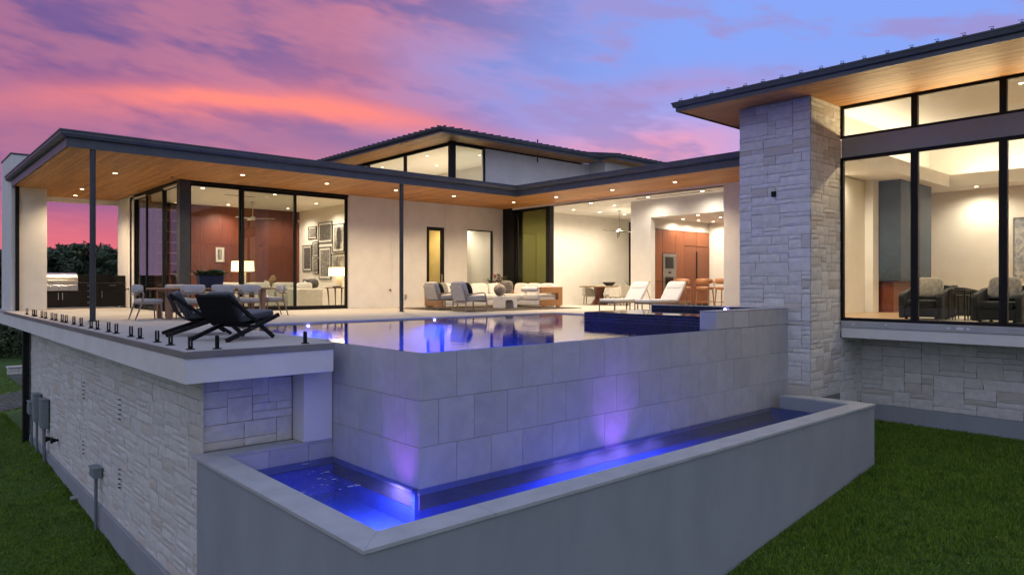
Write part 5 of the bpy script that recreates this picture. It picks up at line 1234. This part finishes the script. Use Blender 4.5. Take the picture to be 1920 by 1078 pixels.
# ------------------------------------------------------------------ right wing furniture
def club_chair(label):
    t = thing('club_chair', label, 'armchair', group='dark velvet club chairs in the right wing')
    MB().bx(-.42, .42, -.40, .40, .08, .34).build('base', 'velvet_dark', t, bev=.04, seg=2); MB().cushion((.05, 0, .42), (.78, .70, .18), None, .25, 12).build('seat_cushion', 'velvet_dark', t)
    for s in (-1, 1):
        b = MB(rot('X', R_(90))); b.prism([(-.45, .05), (.44, .05), (.46, .58), (.40, .66), (-.2, .80), (-.45, .82)], s*.46-.065, s*.46+.065); b.build('arm', 'velvet_dark', t, bev=.03, seg=2)
    MB().cushion((-.42, 0, .50), (.20, .98, .74), rot('Y', R_(-8)), .25, 12).build('backrest', 'velvet_dark', t)
    for x, y in ((-.36, -.36), (-.36, .36), (.36, -.36), (.36, .36)): MB().bx(x-.03, x+.03, y-.03, y+.03, 0, .08).build('foot', 'metal_black', t)
    return t
cl = club_chair('dark velvet club chair left of the slim nesting tables'); p = on('z', .02, 1736, 600); XQ = 13.6
place(cl, (XQ, on('x', XQ, 1737, 560).y, .016), R_(178)); cpos = cl.location.copy()
c2 = copy_tree(cl); place(c2, (XQ-.4, on('x', XQ-.4, 1880, 560).y, .016), R_(176), 'dark velvet club chair right of the slim nesting tables'); cl.scale = c2.scale = (.92, .90, .95)
c3 = copy_tree(cl); place(c3, (XQ+3.0, on('x', XQ+3.0, 1822, 560).y, .016), R_(-80), 'dark velvet club chair farther back behind the nesting tables')
for c_, lb in ((cl, 'shaggy cream pillow on the left club chair'), (c2, 'shaggy cream pillow on the right club chair')):
    o = MB().cushion((0, 0, .25), (.20, .62, .50), rot('Y', R_(-18)), .42, 16, .014).build('fur_pillow', 'cush_fur'); tag(o, lb, 'pillow', 'fur pillows'); o.location = c_.location + Vector((.16, 0, .51)); o.rotation_euler = (0, 0, R_(178))
for (dx, s, lb, px) in ((0, 1.0, 'taller slim black nesting table between the club chairs', 1800), (.42, .82, 'smaller slim black nesting table tucked beside the taller one', 1806)):
    X_ = XQ+.1+dx; nt_ = thing('nesting_table', lb, 'table', (X_, on('x', X_, px, 560).y, .016), group='nesting tables')
    for x in (-.22, .22):
        for y in (-.16, .16): MB().bx(x-.012, x+.012, y-.012, y+.012, 0, .70*s).build('leg', 'metal_black', nt_)
    MB().bx(-.24, .24, -.18, .18, .70*s, .72*s).build('top', 'metal_black', nt_, bev=.003); [MB().bx(-.22, .22, a_, a_+.016, .0, .02).build('stretcher', 'metal_black', nt_) for a_ in (-.148, .132)]
r2 = MB().bx(12.0, 17.2, -5.5, -1.1, .0165, .032).build('area_rug', 'rug_cream'); tag(r2, 'cream rug under the club chairs in the right wing', 'rug')
picture('x', XBK-.004, 1900, 1990, 406, 521, 'large abstract painting on the back wall of the right wing', 'art_paint', 'steel_dull', .02, group='painting in the right wing')
# ------------------------------------------------------------------ utilities on the stone wall
XL = -1.815
def meter(px0, px1, py0, py1, label, pipes, group='electrical boxes on the stone wall'):
    a = on('x', XL-.06, px0, (py0+py1)/2); c = on('x', XL-.06, px1, (py0+py1)/2); zt = on('x', XL-.06, (px0+px1)/2, py0).z; zb = on('x', XL-.06, (px0+px1)/2, py1).z
    ym_ = (a.y+c.y)/2; w = min(abs(a.y-c.y), .42); gzz = float(gz(XL-.1, ym_))
    t = thing('electrical_box', label, 'electrical box', (XL, ym_, gzz), group=group)
    MB().bx(-.16, -.005, -w/2, w/2, zb-gzz, zt-gzz).build('box', 'box_grey', t, bev=.012); MB().bx(-.172, -.158, -w/2+.02, w/2-.02, zb-gzz+.04, zt-gzz-.1).build('cover', 'box_grey', t, bev=.006)
    MB().bx(-.18, -.005, -w/2-.015, w/2+.015, zt-gzz-.01, zt-gzz+.015).build('hood', 'box_grey', t, bev=.004)
    for k in range(pipes):
        y = (k-(pipes-1)/2)*.11; MB().tube([(-.08, y, -.1), (-.08, y, zb-gzz+.01)], .032, 10).build('conduit', 'pipe_grey', t)
meter(57, 65, 752, 776, 'small grey electrical box beside the black downspout', 1); meter(65, 77, 738, 789, 'tall grey electrical box with one conduit', 1); meter(79, 90, 748, 802, 'tall grey electrical box with two conduits, nearest the camera', 2)
meter(178, 186, 875, 893, 'small grey box on a lone conduit in the middle of the stone wall', 1)
for px, py, lb in ((94, 822, 'black hose bib cap near the electrical boxes, left of two'), (104, 825, 'black hose bib cap near the electrical boxes, right of two')):
    p = on('x', XL-.05, px, py); t = thing('hose_valve', lb, 'valve', p, group='hose valves'); MB(rot('Y', R_(-90))).lathe([(.05, 0), (.05, .06), (.075, .065), (.075, .10), (.03, .105)], 16).build('cap', 'metal_black', t); MB().tube([(.06, 0, 0), (-.02, 0, 0)], .03, 10).build('stub', 'metal_black', t)
# ------------------------------------------------------------------ trees beyond the garden
def crown_mesh(seed, n, mt, R=2.4, Hc=4.6, leaf=.16, z0=1.3):
    r = np.random.default_rng(seed); nc = 70
    cz = r.uniform(0, 1, nc)**.8; ca = r.uniform(0, 6.283, nc); cr = R*np.sqrt(r.uniform(.05, 1, nc))*np.sin(np.pi*(.12+.80*cz))**.7
    cc = np.stack([cr*np.cos(ca), cr*np.sin(ca), z0+cz*Hc], -1); cs_ = r.uniform(.12, .62, nc)*R*.36
    k = r.integers(0, nc, n); dv = r.normal(0, 1, (n, 3)); dv /= np.linalg.norm(dv, axis=1)[:, None]; rad = cs_[k]*r.uniform(.25, 1.0, n)**.45
    p = cc[k] + dv*rad[:, None]*np.array([1, 1, .75])
    a = r.normal(0, 1, (n, 3)); a /= np.linalg.norm(a, axis=1)[:, None]; b_ = np.cross(a, dv); b_ /= (np.linalg.norm(b_, axis=1)[:, None]+1e-6)
    L = leaf*r.uniform(.5, 1.3, n)[:, None]
    v = np.stack([p-a*L, p+b_*L*.45, p+a*L, p-b_*L*.45], 1).reshape(-1, 3)
    me = bpy.data.meshes.new('crown'); me.from_pydata(v.tolist(), [], np.arange(4*n).reshape(-1, 4).tolist()); me.materials.append(MATS[mt]); return me, cc
def tree_proto(seed, mt, Rr, Hc, n):
    cm, cc = crown_mesh(seed, n, mt, Rr, Hc); t = MB(); rr = random.Random(seed); top = 1.3+Hc*.6
    t.tube([(0, 0, -.3), (.08, .03, top*.35), (-.05, .1, top*.7), (.05, 0, top)], [.16, .13, .09, .03], 8)
    for i in range(10):
        c = cc[rr.randrange(len(cc))]; s = Vector((0.04, .04, rr.uniform(.6, top*.8))); t.tube([s, s.lerp(Vector(c), .5)+Vector((0, 0, .2)), Vector(c)], [.06, .04, .015], 6)
    return cm, t.mesh('trunk', 'bark')
protos = [tree_proto(3, 'tree_leaf', 2.5, 4.8, 5200), tree_proto(8, 'tree_leaf_pale', 2.1, 4.2, 4600), tree_proto(15, 'tree_leaf', 2.9, 5.4, 5600)]
def put_tree(px, depth, topy, kind, label):
    a = (px-CXP)/F; x = CAM[0]+depth*(VW[0]+RT[0]*a); y = CAM[1]+depth*(VW[1]+RT[1]*a); z = float(gz(x, y)); zt = CAM[2]+(HZ-topy)/F*depth
    hc = (6.3, 5.7, 6.9)[kind]; s = (zt-z)/hc
    t = thing('oak_tree', label, 'tree', (x, y, z), random.uniform(0, 6.28), 'trees beyond the garden'); t.scale = (s*random.uniform(.95, 1.2), s*random.uniform(.95, 1.2), s)
    link('crown', protos[kind][0], t); link('trunk', protos[kind][1], t)
TREES = [(-60, 47, 464, 0, 'tree at the far left edge, outside the white pier'), (-18, 44, 466, 2, 'tree at the left edge beside the lawn'), (12, 46, 470, 1, 'tree just left of the white pier'), (52, 48, 474, 0, 'tree hidden mostly by the white pier'), (97, 47, 471, 1, 'small tree just right of the white pier'), (120, 52, 466, 0, 'tree above the grill hood'), (146, 50, 456, 2, 'tallest tree above the grill'), (168, 54, 460, 0, 'tree left of the thin porch post'), (186, 50, 458, 1, 'pale tree behind the thin porch post'), (206, 53, 463, 0, 'tree right of the thin porch post'), (232, 50, 466, 2, 'tree behind the wall beside the glass room'), (258, 54, 464, 1, 'tree farthest right behind the porch')]
for i, a in enumerate(TREES): put_tree(*a)
# understorey and the far wooded hills
bmx = [crown_mesh(40+i, 1500, 'tree_leaf_pale' if i == 1 else 'tree_leaf', 2.0, 2.4, .17, .1)[0] for i in range(3)]
vv = []; ff = []; off = 0
def cloud(pts, n_per, R, Hh, leaf, r):
    out = []
    for (x, y, s) in pts:
        z = float(gz(x, y)); n = int(n_per*s); q_ = r.normal(0, 1, (n, 3)); q_ /= np.linalg.norm(q_, axis=1)[:, None]; q_ *= r.uniform(.3, 1, (n, 1))**.5
        p = q_*np.array([R*s, R*s, Hh*s])*np.array([1, 1, .55]) + np.array([x, y, z+Hh*s*.45])
        a = r.normal(0, 1, (n, 3)); a /= np.linalg.norm(a, axis=1)[:, None]; b_ = np.cross(a, q_); b_ /= (np.linalg.norm(b_, axis=1)[:, None]+1e-6); L = leaf*r.uniform(.5, 1.3, n)[:, None]
        out.append(np.stack([p-a*L, p+b_*L*.5, p+a*L, p-b_*L*.5], 1).reshape(-1, 3))
    return np.concatenate(out)
rr = np.random.default_rng(5); pts = []
for i in range(70):
    px = rr.uniform(-90, 300); dp = rr.uniform(41, 60); a = (px-CXP)/F; pts.append((CAM[0]+dp*(VW[0]+RT[0]*a), CAM[1]+dp*(VW[1]+RT[1]*a), rr.uniform(.7, 1.3)))
v = cloud(pts, 900, 1.6, 3.4, .13, rr); me = bpy.data.meshes.new('undergrowth'); me.from_pydata(v.tolist(), [], np.arange(len(v)).reshape(-1, 4).tolist()); me.materials.append(MATS['tree_leaf_pale'])
tag(link('undergrowth', me, kind='stuff'), 'dense dark scrub under the trees behind the lawn', 'shrubs')
pts = []
for i in range(520):
    an = rr.uniform(0, 6.283); dp = rr.uniform(70, 170); pts.append((CAM[0]+dp*math.cos(an), CAM[1]+dp*math.sin(an), rr.uniform(.8, 1.5)))
v = cloud(pts, 150, 3.2, 6.0, .55, rr); me = bpy.data.meshes.new('far_woods'); me.from_pydata(v.tolist(), [], np.arange(len(v)).reshape(-1, 4).tolist()); me.materials.append(MATS['tree_leaf'])
tag(link('far_woods', me, kind='stuff'), 'dark wooded hills around the property', 'woods')
